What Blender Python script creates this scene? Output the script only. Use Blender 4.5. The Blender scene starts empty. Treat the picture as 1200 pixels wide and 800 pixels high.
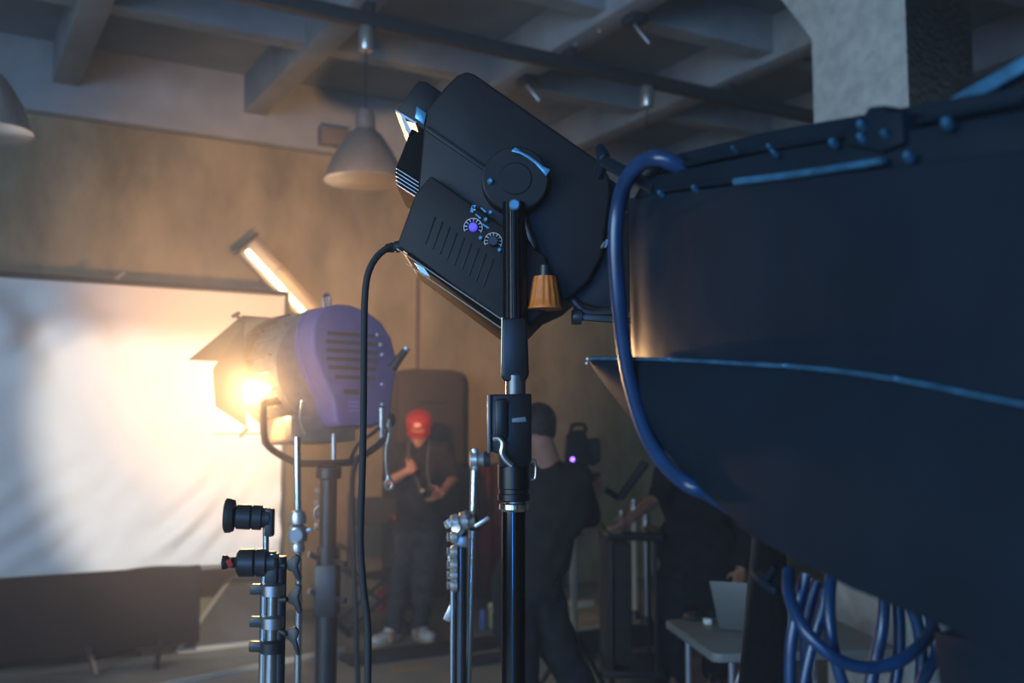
import bpy, bmesh, math, random
from mathutils import Vector, Matrix, Quaternion
random.seed(7)
sc = bpy.context.scene
COL = sc.collection
V = Vector
# ------------------------------------------------------------------ camera numbers
F = 1167.0
CAMZ = 1.58
TH = math.atan(100 / F)
CT, ST = math.cos(TH), math.sin(TH)
def P(px, py, Y):
    """point at forward distance Y seen at pixel (px, py) of the 1200x800 frame"""
    a = (px - 600) / F; b = (400 - py) / F
    fy = CT - ST * b; fz = ST + CT * b
    return V((a * Y / fy, Y, CAMZ + fz * Y / fy))
def PZ(px, py, z):
    a = (px - 600) / F; b = (400 - py) / F
    fy = CT - ST * b; fz = ST + CT * b
    t = (z - CAMZ) / fz
    return V((a * t, fy * t, z))
C30, S30 = math.cos(math.radians(30)), 0.5
D1 = V((C30, S30, 0)); D2 = V((-S30, C30, 0)); UP = V((0, 0, 1))
def W(u, v, z):
    return D1 * u + D2 * v + UP * z
def PV(px, py, v):
    """point on the upright plane at room depth v seen at pixel"""
    a = (px - 600) / F; b = (400 - py) / F
    d = V((a, CT - ST * b, ST + CT * b))
    t = v / d.dot(D2)
    return V((0, 0, CAMZ)) + d * t
# ------------------------------------------------------------------ mesh collector
def frame(axis):
    a = axis.normalized()
    h = V((0, 0, 1)) if abs(a.z) < 0.9 else V((1, 0, 0))
    x = h.cross(a).normalized()
    return x, a.cross(x).normalized(), a
def catmull(pts, res, closed=False):
    pts = [V(p) for p in pts]; n = len(pts); out = []
    segs = n if closed else n - 1
    for i in range(segs):
        if closed:
            p0, p1, p2, p3 = pts[(i - 1) % n], pts[i], pts[(i + 1) % n], pts[(i + 2) % n]
        else:
            p1, p2 = pts[i], pts[i + 1]
            p0 = pts[i - 1] if i > 0 else p1 * 2 - p2
            p3 = pts[i + 2] if i + 2 < n else p2 * 2 - p1
        for k in range(res):
            t = k / res
            out.append(0.5 * ((2 * p1) + (p2 - p0) * t + (2 * p0 - 5 * p1 + 4 * p2 - p3) * t * t + (3 * p1 - p0 - 3 * p2 + p3) * t ** 3))
    if not closed: out.append(pts[-1])
    return out
WLOC = {}
class MB:
    def __init__(self):
        self.v = []; self.f = []
    def add(self, vs, fs):
        b = len(self.v)
        self.v += [V(p) for p in vs]
        self.f += [tuple(i + b for i in f) for f in fs]
        return self
    def obox(self, c, ax, ay, az, sx, sy, sz):
        ax, ay, az = ax.normalized() * sx / 2, ay.normalized() * sy / 2, az.normalized() * sz / 2
        vs = [c + ax * i + ay * j + az * k for i in (-1, 1) for j in (-1, 1) for k in (-1, 1)]
        return self.add(vs, [(0, 1, 3, 2), (4, 6, 7, 5), (0, 4, 5, 1), (2, 3, 7, 6), (0, 2, 6, 4), (1, 5, 7, 3)])
    def box(self, c, s):
        return self.obox(V(c), V((1, 0, 0)), V((0, 1, 0)), UP, *s)
    def ubox(self, u0, u1, v0, v1, z0, z1):
        return self.obox(W((u0 + u1) / 2, (v0 + v1) / 2, (z0 + z1) / 2), D1, D2, UP, u1 - u0, v1 - v0, z1 - z0)
    def bar(self, p0, p1, w, h, side=None):
        p0, p1 = V(p0), V(p1); a = (p1 - p0)
        x, y, z = frame(a)
        if side is not None:
            x = (side - z * side.dot(z)).normalized(); y = z.cross(x)
        return self.obox((p0 + p1) / 2, x, y, z, w, h, a.length)
    def cyl(self, p0, p1, r0, r1=None, n=20):
        r1 = r0 if r1 is None else r1
        p0, p1 = V(p0), V(p1); x, y, z = frame(p1 - p0)
        vs = []
        for p, r in ((p0, r0), (p1, r1)):
            vs += [p + (x * math.cos(2 * math.pi * i / n) + y * math.sin(2 * math.pi * i / n)) * r for i in range(n)]
        fs = [(i, (i + 1) % n, n + (i + 1) % n, n + i) for i in range(n)]
        fs += [tuple(range(n - 1, -1, -1)), tuple(range(n, 2 * n))]
        return self.add(vs, fs)
    def lathe(self, o, axis, prof, n=32, xdir=None, sx=1.0, rib=None):
        """prof: list of (radius, height along axis); rib(angle, k) scales the radius"""
        o = V(o); x, y, z = frame(V(axis))
        if xdir is not None:
            x = (xdir - z * xdir.dot(z)).normalized(); y = z.cross(x)
        vs = []
        for k, (r, h) in enumerate(prof):
            for i in range(n):
                a = 2 * math.pi * i / n
                q = r * (rib(a, k) if rib else 1.0)
                vs.append(o + z * h + x * (math.cos(a) * q * sx) + y * (math.sin(a) * q))
        fs = []
        for k in range(len(prof) - 1):
            for i in range(n):
                j = (i + 1) % n
                fs.append((k * n + i, k * n + j, (k + 1) * n + j, (k + 1) * n + i))
        m = len(prof) - 1
        if prof[0][0] > 1e-6: fs.append(tuple(range(n - 1, -1, -1)))
        if prof[-1][0] > 1e-6: fs.append(tuple(range(m * n, m * n + n)))
        return self.add(vs, fs)
    def tube(self, pts, r, n=10, res=6, closed=False, smooth=True):
        pts = catmull(pts, res, closed) if smooth else [V(p) for p in pts]
        m = len(pts)
        rr = r if isinstance(r, (list, tuple)) else None
        tang = []
        for i in range(m):
            a = pts[(i + 1) % m] if (closed or i < m - 1) else pts[i]
            b = pts[i - 1] if (closed or i > 0) else pts[i]
            tang.append((a - b).normalized())
        x, y, _ = frame(tang[0]); vs = []
        for i in range(m):
            t = tang[i]
            x = (x - t * x.dot(t)).normalized(); y = t.cross(x)
            if rr:
                s = i / (m - 1) * (len(rr) - 1); k = min(int(s), len(rr) - 2); q = rr[k] + (rr[k + 1] - rr[k]) * (s - k)
            else: q = r
            vs += [pts[i] + (x * math.cos(2 * math.pi * j / n) + y * math.sin(2 * math.pi * j / n)) * q for j in range(n)]
        fs = []
        for i in range(m if closed else m - 1):
            k = (i + 1) % m
            for j in range(n):
                l = (j + 1) % n
                fs.append((i * n + j, i * n + l, k * n + l, k * n + j))
        if not closed:
            fs += [tuple(range(n - 1, -1, -1)), tuple(range((m - 1) * n, m * n))]
        return self.add(vs, fs)
    def prism(self, pts, vec):
        pts = [V(p) for p in pts]; n = len(pts); vec = V(vec)
        vs = pts + [p + vec for p in pts]
        fs = [(i, (i + 1) % n, n + (i + 1) % n, n + i) for i in range(n)]
        fs += [tuple(range(n - 1, -1, -1)), tuple(range(n, 2 * n))]
        return self.add(vs, fs)
    def pp(self, poly, Y, depth):
        return self.prism([P(x, y, Y) for x, y in poly], (0, depth, 0))
    def ell(self, c, rx, ry, rz, M=None, n=20, m=12):
        c = V(c); vs = [];
        for k in range(m + 1):
            ph = math.pi * k / m - math.pi / 2
            for i in range(n):
                a = 2 * math.pi * i / n
                p = V((rx * math.cos(ph) * math.cos(a), ry * math.cos(ph) * math.sin(a), rz * math.sin(ph)))
                if k in (0, m): p = V((0, 0, rz if k else -rz))
                vs.append(c + (M @ p if M else p))
        fs = []
        for k in range(m):
            for i in range(n):
                j = (i + 1) % n
                fs.append((k * n + i, k * n + j, (k + 1) * n + j, (k + 1) * n + i))
        return self.add(vs, fs)
    def cap(self, p0, p1, r0, r1=None, n=14):
        """tapered capsule"""
        r1 = r0 if r1 is None else r1
        p0, p1 = V(p0), V(p1); d = p1 - p0; L = max(d.length, 1e-5)
        prof = []
        for k in range(5):
            a = math.pi / 2 * (1 - k / 4); prof.append((r0 * math.cos(a), -r0 * math.sin(a)))
        for k in range(5):
            a = math.pi / 2 * k / 4; prof.append((r1 * math.cos(a), L + r1 * math.sin(a)))
        prof[0] = (0, -r0); prof[-1] = (0, L + r1)
        return self.lathe(p0, d if d.length > 1e-5 else UP, prof, n)
    def grid(self, fn, nu, nv):
        """surface fn(s,t) -> point, s,t in 0..1"""
        vs = [fn(i / nu, j / nv) for j in range(nv + 1) for i in range(nu + 1)]
        fs = [(j * (nu + 1) + i, j * (nu + 1) + i + 1, (j + 1) * (nu + 1) + i + 1, (j + 1) * (nu + 1) + i) for j in range(nv) for i in range(nu)]
        return self.add(vs, fs)
    def sheet(self, fn, nu, nv, off):
        """closed thin solid: fn surface plus its copy moved by off"""
        off = V(off)
        N = (nu + 1) * (nv + 1); b = len(self.v)
        self.grid(fn, nu, nv); self.grid(lambda s, t: fn(s, t) + off, nu, nv)
        e = []
        e += [(i, 0) for i in range(nu + 1)] + [(nu, j) for j in range(1, nv + 1)] + [(i, nv) for i in range(nu - 1, -1, -1)] + [(0, j) for j in range(nv - 1, 0, -1)]
        ids = [b + j * (nu + 1) + i for i, j in e]
        for k in range(len(ids)):
            a, c = ids[k], ids[(k + 1) % len(ids)]
            self.f.append((a, c, c + N, a + N))
        return self
    def build(self, name, m, parent=None, bevel=0, seg=2, smooth=True, origin=None, angle=35, uvw=False):
        if parent is not None: o = WLOC[parent.name]
        elif origin is not None: o = V(origin)
        else:
            xs = [p.x for p in self.v]; ys = [p.y for p in self.v]; zs = [p.z for p in self.v]
            o = V(((min(xs) + max(xs)) / 2, (min(ys) + max(ys)) / 2, min(zs)))
        me = bpy.data.meshes.new(name)
        me.from_pydata([tuple(p - o) for p in self.v], [], self.f)
        bm = bmesh.new(); bm.from_mesh(me)
        bmesh.ops.remove_doubles(bm, verts=bm.verts, dist=1e-6)
        bmesh.ops.recalc_face_normals(bm, faces=bm.faces)
        if bevel:
            ed = [e for e in bm.edges if len(e.link_faces) == 2 and e.calc_face_angle(0) > math.radians(38)]
            bmesh.ops.bevel(bm, geom=ed, offset=bevel, segments=seg, affect='EDGES', clamp_overlap=True, profile=0.5)
        bm.to_mesh(me); bm.free()
        if smooth:
            for p in me.polygons: p.use_smooth = True
            me.set_sharp_from_angle(angle=math.radians(angle))
        me.materials.append(m)
        ob = bpy.data.objects.new(name, me); COL.objects.link(ob)
        if parent is not None:
            ob.parent = parent; WLOC[ob.name] = WLOC[parent.name].copy()
        else:
            ob.location = o; WLOC[ob.name] = o.copy()
        return ob
def tag(o, label=None, cat=None, group=None, kind=None):
    if label: o['label'] = label
    if cat: o['category'] = cat
    if group: o['group'] = group
    if kind: o['kind'] = kind
    return o
def thing(name, label, cat, loc, group=None):
    o = bpy.data.objects.new(name, None); COL.objects.link(o)
    o.empty_display_size = 0.1
    o.location = V(loc); WLOC[o.name] = V(loc)
    return tag(o, label, cat, group)
def struct(o, label=None):
    o['kind'] = 'structure'
    if label: o['label'] = label
    return o
def plabel(o, s):
    o['label'] = s; return o
# ------------------------------------------------------------------ materials
def mat(name, col, rough=0.5, metal=0.0, var=0.0, scale=8.0, bump=0.0, bscale=60.0, col2=None, spec=0.5, coat=0.0, emit=None, estr=0.0, trans=0.0):
    m = bpy.data.materials.new(name); m.use_nodes = True
    nt = m.node_tree; b = nt.nodes['Principled BSDF']
    b.inputs['Base Color'].default_value = (*col, 1); b.inputs['Roughness'].default_value = rough
    b.inputs['Metallic'].default_value = metal; b.inputs['Specular IOR Level'].default_value = spec
    if coat: b.inputs['Coat Weight'].default_value = coat
    if emit:
        b.inputs['Emission Color'].default_value = (*emit, 1); b.inputs['Emission Strength'].default_value = estr
    tc = nt.nodes.new('ShaderNodeTexCoord')
    if var or col2:
        n = nt.nodes.new('ShaderNodeTexNoise'); n.inputs['Scale'].default_value = scale; n.inputs['Detail'].default_value = 6
        nt.links.new(tc.outputs['Object'], n.inputs['Vector'])
        r = nt.nodes.new('ShaderNodeValToRGB')
        c2 = col2 if col2 else tuple(max(0, c * (1 - var)) for c in col)
        c1 = col if col2 else tuple(min(1, c * (1 + var)) for c in col)
        r.color_ramp.elements[0].position = 0.35; r.color_ramp.elements[1].position = 0.65
        r.color_ramp.elements[0].color = (*c2, 1); r.color_ramp.elements[1].color = (*c1, 1)
        nt.links.new(n.outputs['Fac'], r.inputs['Fac']); nt.links.new(r.outputs['Color'], b.inputs['Base Color'])
    if bump:
        n2 = nt.nodes.new('ShaderNodeTexNoise'); n2.inputs['Scale'].default_value = bscale; n2.inputs['Detail'].default_value = 4
        nt.links.new(tc.outputs['Object'], n2.inputs['Vector'])
        bp = nt.nodes.new('ShaderNodeBump'); bp.inputs['Strength'].default_value = bump; bp.inputs['Distance'].default_value = 0.02
        nt.links.new(n2.outputs['Fac'], bp.inputs['Height']); nt.links.new(bp.outputs['Normal'], b.inputs['Normal'])
    return m
# ------------------------------------------------------------------ the room
def wall_material():
    m = bpy.data.materials.new('stained_plaster'); m.use_nodes = True
    nt = m.node_tree; b = nt.nodes['Principled BSDF']; b.inputs['Roughness'].default_value = 0.9; b.inputs['Specular IOR Level'].default_value = 0.2
    tc = nt.nodes.new('ShaderNodeTexCoord')
    mp = nt.nodes.new('ShaderNodeMapping'); mp.inputs['Scale'].default_value = (1.6, 1.6, 0.8)
    n = nt.nodes.new('ShaderNodeTexNoise'); n.inputs['Scale'].default_value = 1.5; n.inputs['Detail'].default_value = 9; n.inputs['Roughness'].default_value = 0.62
    r = nt.nodes.new('ShaderNodeValToRGB')
    e = r.color_ramp.elements
    e[0].position = 0.3; e[0].color = (0.175, 0.155, 0.095, 1)
    e[1].position = 0.72; e[1].color = (0.40, 0.35, 0.225, 1)
    x = e.new(0.5); x.color = (0.29, 0.25, 0.16, 1)
    n2 = nt.nodes.new('ShaderNodeTexNoise'); n2.inputs['Scale'].default_value = 30; n2.inputs['Detail'].default_value = 5
    bp = nt.nodes.new('ShaderNodeBump'); bp.inputs['Strength'].default_value = 0.25; bp.inputs['Distance'].default_value = 0.02
    L = nt.links.new
    L(tc.outputs['Object'], mp.inputs['Vector']); L(mp.outputs['Vector'], n.inputs['Vector']); L(n.outputs['Fac'], r.inputs['Fac'])
    L(r.outputs['Color'], b.inputs['Base Color']); L(tc.outputs['Object'], n2.inputs['Vector']); L(n2.outputs['Fac'], bp.inputs['Height']); L(bp.outputs['Normal'], b.inputs['Normal'])
    return m
def floor_material():
    m = mat('worn_floor', (0.33, 0.325, 0.285), rough=0.55, col2=(0.17, 0.17, 0.155), scale=1.8, bump=0.08, bscale=14)
    return m
M_plaster = wall_material()
M_concrete = mat('painted_concrete', (0.29, 0.325, 0.36), rough=0.85, var=0.12, scale=3, bump=0.15, bscale=25, spec=0.2)
M_slab = mat('ceiling_paint', (0.19, 0.235, 0.275), rough=0.9, var=0.1, scale=2, spec=0.2)
M_column = mat('rough_concrete', (0.50, 0.51, 0.48), rough=0.9, col2=(0.38, 0.39, 0.37), scale=14, bump=0.35, bscale=30, spec=0.2)
M_floor = floor_material()
M_darkwall = mat('brown_plaster', (0.13, 0.10, 0.09), rough=0.9, var=0.2, scale=2)
M_winframe = mat('window_frame_grey', (0.3, 0.31, 0.32), rough=0.5)
UL, UR, VB, VR = -5.0, 9.3, 8.57, -4.2
ZS = 4.62
struct(MB().ubox(UL, UR + .2, VB, VB + .2, 0, ZS + .2).build('wall_back', M_plaster), 'tan stained plaster wall behind the white screen')
struct(MB().ubox(UR, UR + .2, VR, VB, 0, ZS + .2).build('wall_right', M_darkwall), 'dark brown wall beyond the concrete column')
struct(MB().ubox(UL - .2, UR + .2, VR - .2, VB + .2, -.2, 0).build('floor', M_floor), 'dark worn grey studio floor')
struct(MB().ubox(UL - .2, UR + .2, VR - .2, VB + .2, ZS, ZS + .2).build('ceiling', M_slab), 'grey painted concrete ceiling slab between beams')
def wall_with_hole(name, fixed, axis, a0, a1, h0, h1, z0, z1, label):
    b = MB()
    def bx(p, q, r, s):
        if axis == 'u': b.ubox(p, q, fixed - .2, fixed, r, s)
        else: b.ubox(fixed - .2, fixed, p, q, r, s)
    bx(a0, h0, 0, ZS); bx(h1, a1, 0, ZS); bx(h0, h1, 0, z0); bx(h0, h1, z1, ZS)
    struct(b.build(name, M_plaster), label)
    f = MB(); t = .06
    def fx(p, q, r, s):
        if axis == 'u': f.ubox(p, q, fixed - .14, fixed - .06, r, s)
        else: f.ubox(fixed - .14, fixed - .06, p, q, r, s)
    fx(h0, h1, z0, z0 + t); fx(h0, h1, z1 - t, z1)
    k = int((h1 - h0) / .8) + 1
    for i in range(k + 1):
        c = h0 + (h1 - h0) * i / k
        fx(max(h0, c - t / 2), min(h1, c + t / 2), z0, z1)
    return f
f1 = wall_with_hole('wall_left', UL, 'v', VR, VB, -3.2, 2.2, 1.0, 3.6, 'plaster wall with an added window left of the camera')
struct(f1.build('added_window_1', M_winframe), 'added tall grey framed window left of the camera')  # unseen window added to carry the cool fill light
f2 = wall_with_hole('wall_rear', VR, 'u', UL, UR, -4.5, -3.8, .08, 3.9, 'plaster wall with an added window behind the camera')
struct(f2.build('added_window_2', M_winframe), 'added narrow grey framed window behind the camera')  # unseen slot of a window, added for blue streaks on the tubes
# perimeter beam, beams and cross ribs
struct(MB().ubox(UL, UR, VB - .14, VB, 4.045, ZS).build('ceiling_beam', M_concrete, bevel=.01), 'pale concrete edge beam running along the top of the tan wall')
beam_u = [-2.22, -.72, .78, 2.29, 3.83, 5.34, 6.85, 8.3]
for k, u in enumerate(beam_u):
    struct(MB().ubox(u - .1, u + .1, VR, VB - .14, 4.28, ZS).build('ceiling_beam', M_concrete, bevel=.012), 'pale concrete ceiling beam running back from the tan wall')
for v in (6.85, 5.3, 3.75, 2.2):
    for k in range(len(beam_u) - 1):
        struct(MB().ubox(beam_u[k] + .1, beam_u[k + 1] - .1, v - .08, v + .08, 4.33, ZS).build('ceiling_beam', M_concrete), 'short concrete cross rib between two ceiling beams')
# column with flared head
K = P(1064, 70, 4.6); K.z = 0
ku, kv = K.dot(D1), K.dot(D2)
cu0, cu1, cv0, cv1 = ku, ku + .5, kv, kv + .6
cb = MB().ubox(cu0, cu1, cv0, cv1, 0, 3.62)
lo = [W(cu0, cv0, 3.62), W(cu1, cv0, 3.62), W(cu1, cv1, 3.62), W(cu0, cv1, 3.62)]
hi = [W(cu0, cv0, ZS), W(cu1, cv0, ZS), W(cu1, cv1 + .7, ZS), W(cu0, cv1 + .7, ZS)]
cb.add(lo + hi, [(0, 1, 5, 4), (1, 2, 6, 5), (2, 3, 7, 6), (3, 0, 4, 7), (4, 5, 6, 7), (3, 2, 1, 0)])
struct(cb.build('column', M_column, bevel=.012), 'pale rough concrete column with a flared head above the dark lamp')
# wall seam and conduit
struct(MB().ubox(3.9, 3.93, VB - .012, VB, 1.9, 3.0).build('trim_1', M_darkwall), 'thin dark vertical joint strip on the tan wall')

# ------------------------------------------------------------------ ceiling rail and pendant lamps
M_black = mat('black_metal', (0.018, 0.02, 0.023), rough=0.42, var=.2, scale=30)
M_blackm = mat('matte_black', (0.016, 0.017, 0.02), rough=0.75)
M_rail = mat('dark_rail_paint', (0.03, 0.038, 0.045), rough=0.5)
M_alu = mat('brushed_aluminium', (0.6, 0.58, 0.55), rough=0.33, metal=.78, var=.06, scale=40)
M_chrome = mat('chrome', (0.7, 0.72, 0.75), rough=0.16, metal=1.0)
M_steel = mat('dull_steel', (0.45, 0.46, 0.48), rough=0.36, metal=1.0)
M_white_enamel = mat('white_enamel', (0.8, 0.79, 0.74), rough=0.5)
rail_v = 5.82
rt = thing('ceiling_rail', 'long dark ceiling rail that carries the pendant lamps', 'rail', W(2.3, rail_v, 4.13))
MB().ubox(UL, UR, rail_v - .045, rail_v + .045, 4.13, 4.22).build('rail_profile', M_rail, rt, bevel=.01)
for u in beam_u[1:]:
    MB().ubox(u - .03, u + .03, rail_v - .06, rail_v + .06, 4.215, 4.29).build('bracket', M_rail, rt, bevel=.006)
def pendant(px, label):
    # centre of lamp on the rail line under pixel column px
    a = (px - 600) / F
    Y = rail_v / (D2.y + D2.x * a)
    c = V((a * Y, Y, 0))
    o = thing('pendant_lamp', label, 'lamp', c + UP * 3.12, 'aluminium pendant lamps hanging from the ceiling rail')
    MB().lathe(c + UP * 3.97, UP, [(.0, 0), (.044, .0), (.05, .01), (.05, .15), (.044, .16), (0, .16)], 20).build('ceiling_cup', M_alu, o)
    MB().cyl(c + UP * 3.5, c + UP * 3.98, .005, n=8).build('cord', M_blackm, o)
    MB().lathe(c + UP * 3.12, UP, [(r * 1.12, h * 1.2) for r, h in [(.222, 0), (.228, .004), (.226, .012), (.205, .07), (.165, .15), (.115, .225), (.085, .26), (.062, .275), (.058, .29), (.055, .36), (.045, .385), (.0, .39)]], 40).build('lamp_shade', M_alu, o, angle=50)
    MB().lathe(c + UP * 3.124, UP, [(r * 1.12, h * 1.2) for r, h in [(.216, 0), (.195, .068), (.155, .145), (.1, .22), (.0, .25)]], 40).build('shade_lining', M_white_enamel, o)
    MB().ell(c + UP * 3.22, .04, .04, .055).build('bulb', M_white_enamel, o)
    return o
pendant(424, 'brushed aluminium pendant lamp hanging beside the central spotlight')
pendant(-36, 'aluminium pendant lamp cut off by the left edge of the photo')
pendant(762, 'pendant lamp cup and cord hanging from the rail behind the dark lamp')
# little brackets with a hanging metal tongue on the beams
def beam_bracket(px, py, u, label):
    a = (px - 600) / F
    Y = u / (D1.x * a + D1.y)
    c = V((a * Y, Y, 4.28))
    o = thing('beam_bracket', label, 'bracket', c, 'small metal brackets under the ceiling beams')
    MB().obox(c + UP * -.03, D1, D2, UP, .12, .14, .06).build('clamp', M_rail, o, bevel=.008)
    MB().bar(c + UP * -.06, c + V((.10, 0, -.19)), .028, .02).build('tongue', M_steel, o, bevel=.004)
beam_bracket(618, 95, 3.83 + .03, 'metal bracket under the ceiling beam just above the central spotlight')
beam_bracket(748, 12, 3.83 + .05, 'metal bracket under the ceiling beam near the top edge of the photo')
for px, lab in ((640, 'small bright bolt head nearest the rail under the ceiling beam'), (677, 'small bright bolt head, middle one beyond the rail'), (706, 'small bright bolt head furthest along the ceiling beam')):
    u = 3.83 - .02; a = (px - 600) / F
    Y = u / (D1.x * a + D1.y)
    tag(MB().lathe(V((a * Y, Y, 4.281)), -UP, [(.016, 0), (.016, .012), (.008, .02), (0, .02)], 12).build('bolt_head', M_alu), lab, 'bolt', 'bolt heads under the beam')
jb = PV(388, 163, VB - .14); 
tag(MB().obox(jb + D2 * -.062, D1, D2, UP, .26, .12, .16).build('junction_box', mat('dull_grey_paint', (.16, .14, .13), .7), bevel=.01), 'grey junction box fixed on the wall top behind the pendant lamp', 'junction box')

# ------------------------------------------------------------------ the lit white screen
M_cloth = mat('white_diffusion_cloth', (0.78, 0.77, 0.74), rough=0.9, var=.03, scale=3, spec=.1)
SV = 7.4
tl, bl_ = PV(0, 319, SV), PV(0, 682, SV)
rt_, rb_ = PV(337, 347, SV), PV(335, 660, SV)
zt, zb = (tl.z + rt_.z) / 2, (bl_.z + rb_.z) / 2
su1 = rt_.dot(D1); su0 = tl.dot(D1) - 1.2
scr = thing('backdrop_screen', 'large white cloth screen lit by the blue studio lamp', 'screen', W((su0 + su1) / 2, SV, 0))
rng = random.Random(3)
waves = [(rng.uniform(.5, 1.1), rng.uniform(-.25, .25), rng.uniform(5, 17), rng.uniform(0, 6.28)) for _ in range(7)]
def cloth(s, t):
    u = su0 + .03 + (su1 - su0 - .06) * s; z = zb + .02 + (zt - zb - .04) * t
    d = 0
    edge = min(1, t * 6, (1 - t) * 6, (1 - s) * 10)
    low = max(0, 1 - t * 2.2) * min(1, t * 9)
    for k, (w, jit, fr, ph) in enumerate(waves):
        q = (u * .62 - z * (.75 + jit) + .12 * math.sin(u * 2.1 + k) )
        d += .009 * low * math.sin(q * fr * 2.4 + ph)
    # deep hanging folds in the upper left corner
    ul = max(0, 1 - abs(u - (tl.dot(D1) + .18)) / .75) * max(0, min(1, (t - .52) * 3.5)) * min(1, (1 - t) * 8)
    d += .075 * ul * math.sin((u * 1.0 + z * .55) * 11) + .035 * ul * math.sin((u * .7 - z) * 17)
    d += .012 * edge * math.sin(u * 2.3 + z * 1.3) + .006 * math.sin(u * 5 - z * 3.2) * edge
    d += .015 * max(0, t - .6) * math.sin((u * .8 + z) * 9)
    zz = z - (.018 * math.sin(u * 3.1) + .01 * math.sin(u * 8.3)) * max(0, 1 - t * 3)
    return W(u, SV - .02 + d, zz)
MB().sheet(cloth, 150, 90, D2 * .004).build('cloth', M_cloth, scr, angle=60)
MB().cyl(W(su0, SV, zt + .005), W(su1, SV, zt + .005), .02).build('frame_tube', M_blackm, scr)
MB().cyl(W(su0, SV + .03, zb - .0), W(su1, SV + .03, zb - .0), .014).build('frame_tube', M_steel, scr)
MB().cyl(W(su1, SV, zt + .005), W(su1, SV + .02, zb), .017).build('frame_tube', M_rail, scr)
MB().cyl(W(su1 + .02, SV + .12, 0.02), W(su1 + .02, SV + .12, 2.0), .028).build('post', mat('brown_post', (.09, .07, .05), .6), scr)
MB().cyl(W(su0 + .1, SV + .12, 0.02), W(su0 + .1, SV + .12, 2.0), .028).build('post', M_rail, scr)
for uu in (su1 + .02, su0 + .1):
    MB().lathe(W(uu, SV + .12, 0), UP, [(.1, 0), (.1, .012), (.04, .025), (.03, .05), (0, .05)], 24).build('foot', M_rail, scr)
    MB().bar(W(uu, SV + .14, 1.5), W(uu, SV, 1.5), .05, .05).build('clamp', M_rail, scr, bevel=.005)
MB().cyl(W(tl.dot(D1) + .72, SV, zt + .02), W(tl.dot(D1) + .78, SV, zt + .075), .012).build('clip', M_alu, scr)

# black drop panel beneath the screen
M_felt = mat('black_felt', (0.012, 0.011, 0.013), rough=.95, var=.2, scale=60, spec=.1)
pv_ = 7.15
p1 = PV(0, 690, pv_); p2 = PV(236, 672, pv_); p3 = PV(236, 756, pv_); p4 = PV(0, 773, pv_)
bu0, bu1 = p1.dot(D1) , p2.dot(D1); bz0, bz1 = (p3.z + p4.z) / 2, (p1.z + p2.z) / 2 + .06
bp_ = thing('felt_flag', 'wide black felt panel standing under the white screen', 'flag', W((bu0 + bu1) / 2, pv_, 0))
MB().ubox(bu0 - .9, bu1, pv_, pv_ + .05, bz0, bz1).build('felt', M_felt, bp_, bevel=.01)
for q, mm, nm in ((PV(109, 780, pv_), M_steel, 'leg'), (PV(194, 772, pv_), M_blackm, 'leg')):
    uu = q.dot(D1)
    MB().bar(W(uu - .03, pv_ + .02, bz0 + .05), W(uu + (-.01 if mm is M_steel else -.10), pv_ - .22, 0.0), .03, .03).build(nm, mm, bp_, bevel=.004)
MB().bar(W(bu0 - .5, pv_ + .02, bz0 + .05), W(bu0 - .5, pv_ - .22, 0.0), .03, .03).build('leg', M_blackm, bp_, bevel=.004)
bag = PZ(75, 772, 0)
tag(MB().grid(lambda s, t: bag + D1 * ((s - .5) * .95) + D2 * ((t - .5) * .3 + .03 * math.sin(s * 9)) + UP * (.006 + .075 * max(0, math.sin(s * math.pi)) ** .6 * max(0, math.sin(t * math.pi)) ** .7 * (1 + .25 * math.sin(s * 14))), 40, 14).sheet(lambda s, t: bag + D1 * ((s - .5) * .95) + D2 * ((t - .5) * .3 + .03 * math.sin(s * 9)), 40, 14, UP * .006).build('black_cloth_bag', M_felt), 'flat black cloth bag lying on the floor beneath the felt panel', 'bag')

# leaning grey board with pale edge
M_board = mat('grey_board', (0.12, 0.115, 0.11), rough=.7, var=.2, scale=4)
M_paleedge = mat('pale_edge', (0.5, 0.47, 0.4), rough=.6)
BL = PZ(209, 763, 0.012); TL = P(271, 677, (BL.y + .95))
ln = .62; ltop = .40
gb = thing('leaning_board', 'grey board with a pale rim leaning back by the screen', 'board', (BL + D1 * ln / 2))
nrm = (D1.cross(TL - BL)).normalized()
if nrm.z < 0: nrm = -nrm
MB().prism([BL, BL + D1 * ln, TL + D1 * ltop, TL], nrm * -.025).build('board_face', M_board, gb, bevel=.003)
ed = .03
for a, b in ((BL, TL), (TL, TL + D1 * ltop), (TL + D1 * ltop, BL + D1 * ln), (BL + D1 * ln, BL)):
    MB().bar(a, b, ed, ed, side=nrm).build('rim', M_paleedge, gb, bevel=.004)
MB().bar(TL + D1 * .12 + nrm * -.02, W(TL.dot(D1) + .12, TL.dot(D2) + .12, 0), .04, .03).build('prop', M_board, gb)

a_, b_ = PZ(195, 803, .01), PZ(345, 773, .01)
tag(MB().bar(a_ + (a_ - b_) * 1.0, b_ + (b_ - a_) * .45, .05, .022, side=UP).build('wooden_batten', M_paleedge, bevel=.003), 'thin pale wooden batten lying on the floor behind the grip stand', 'batten')

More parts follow.
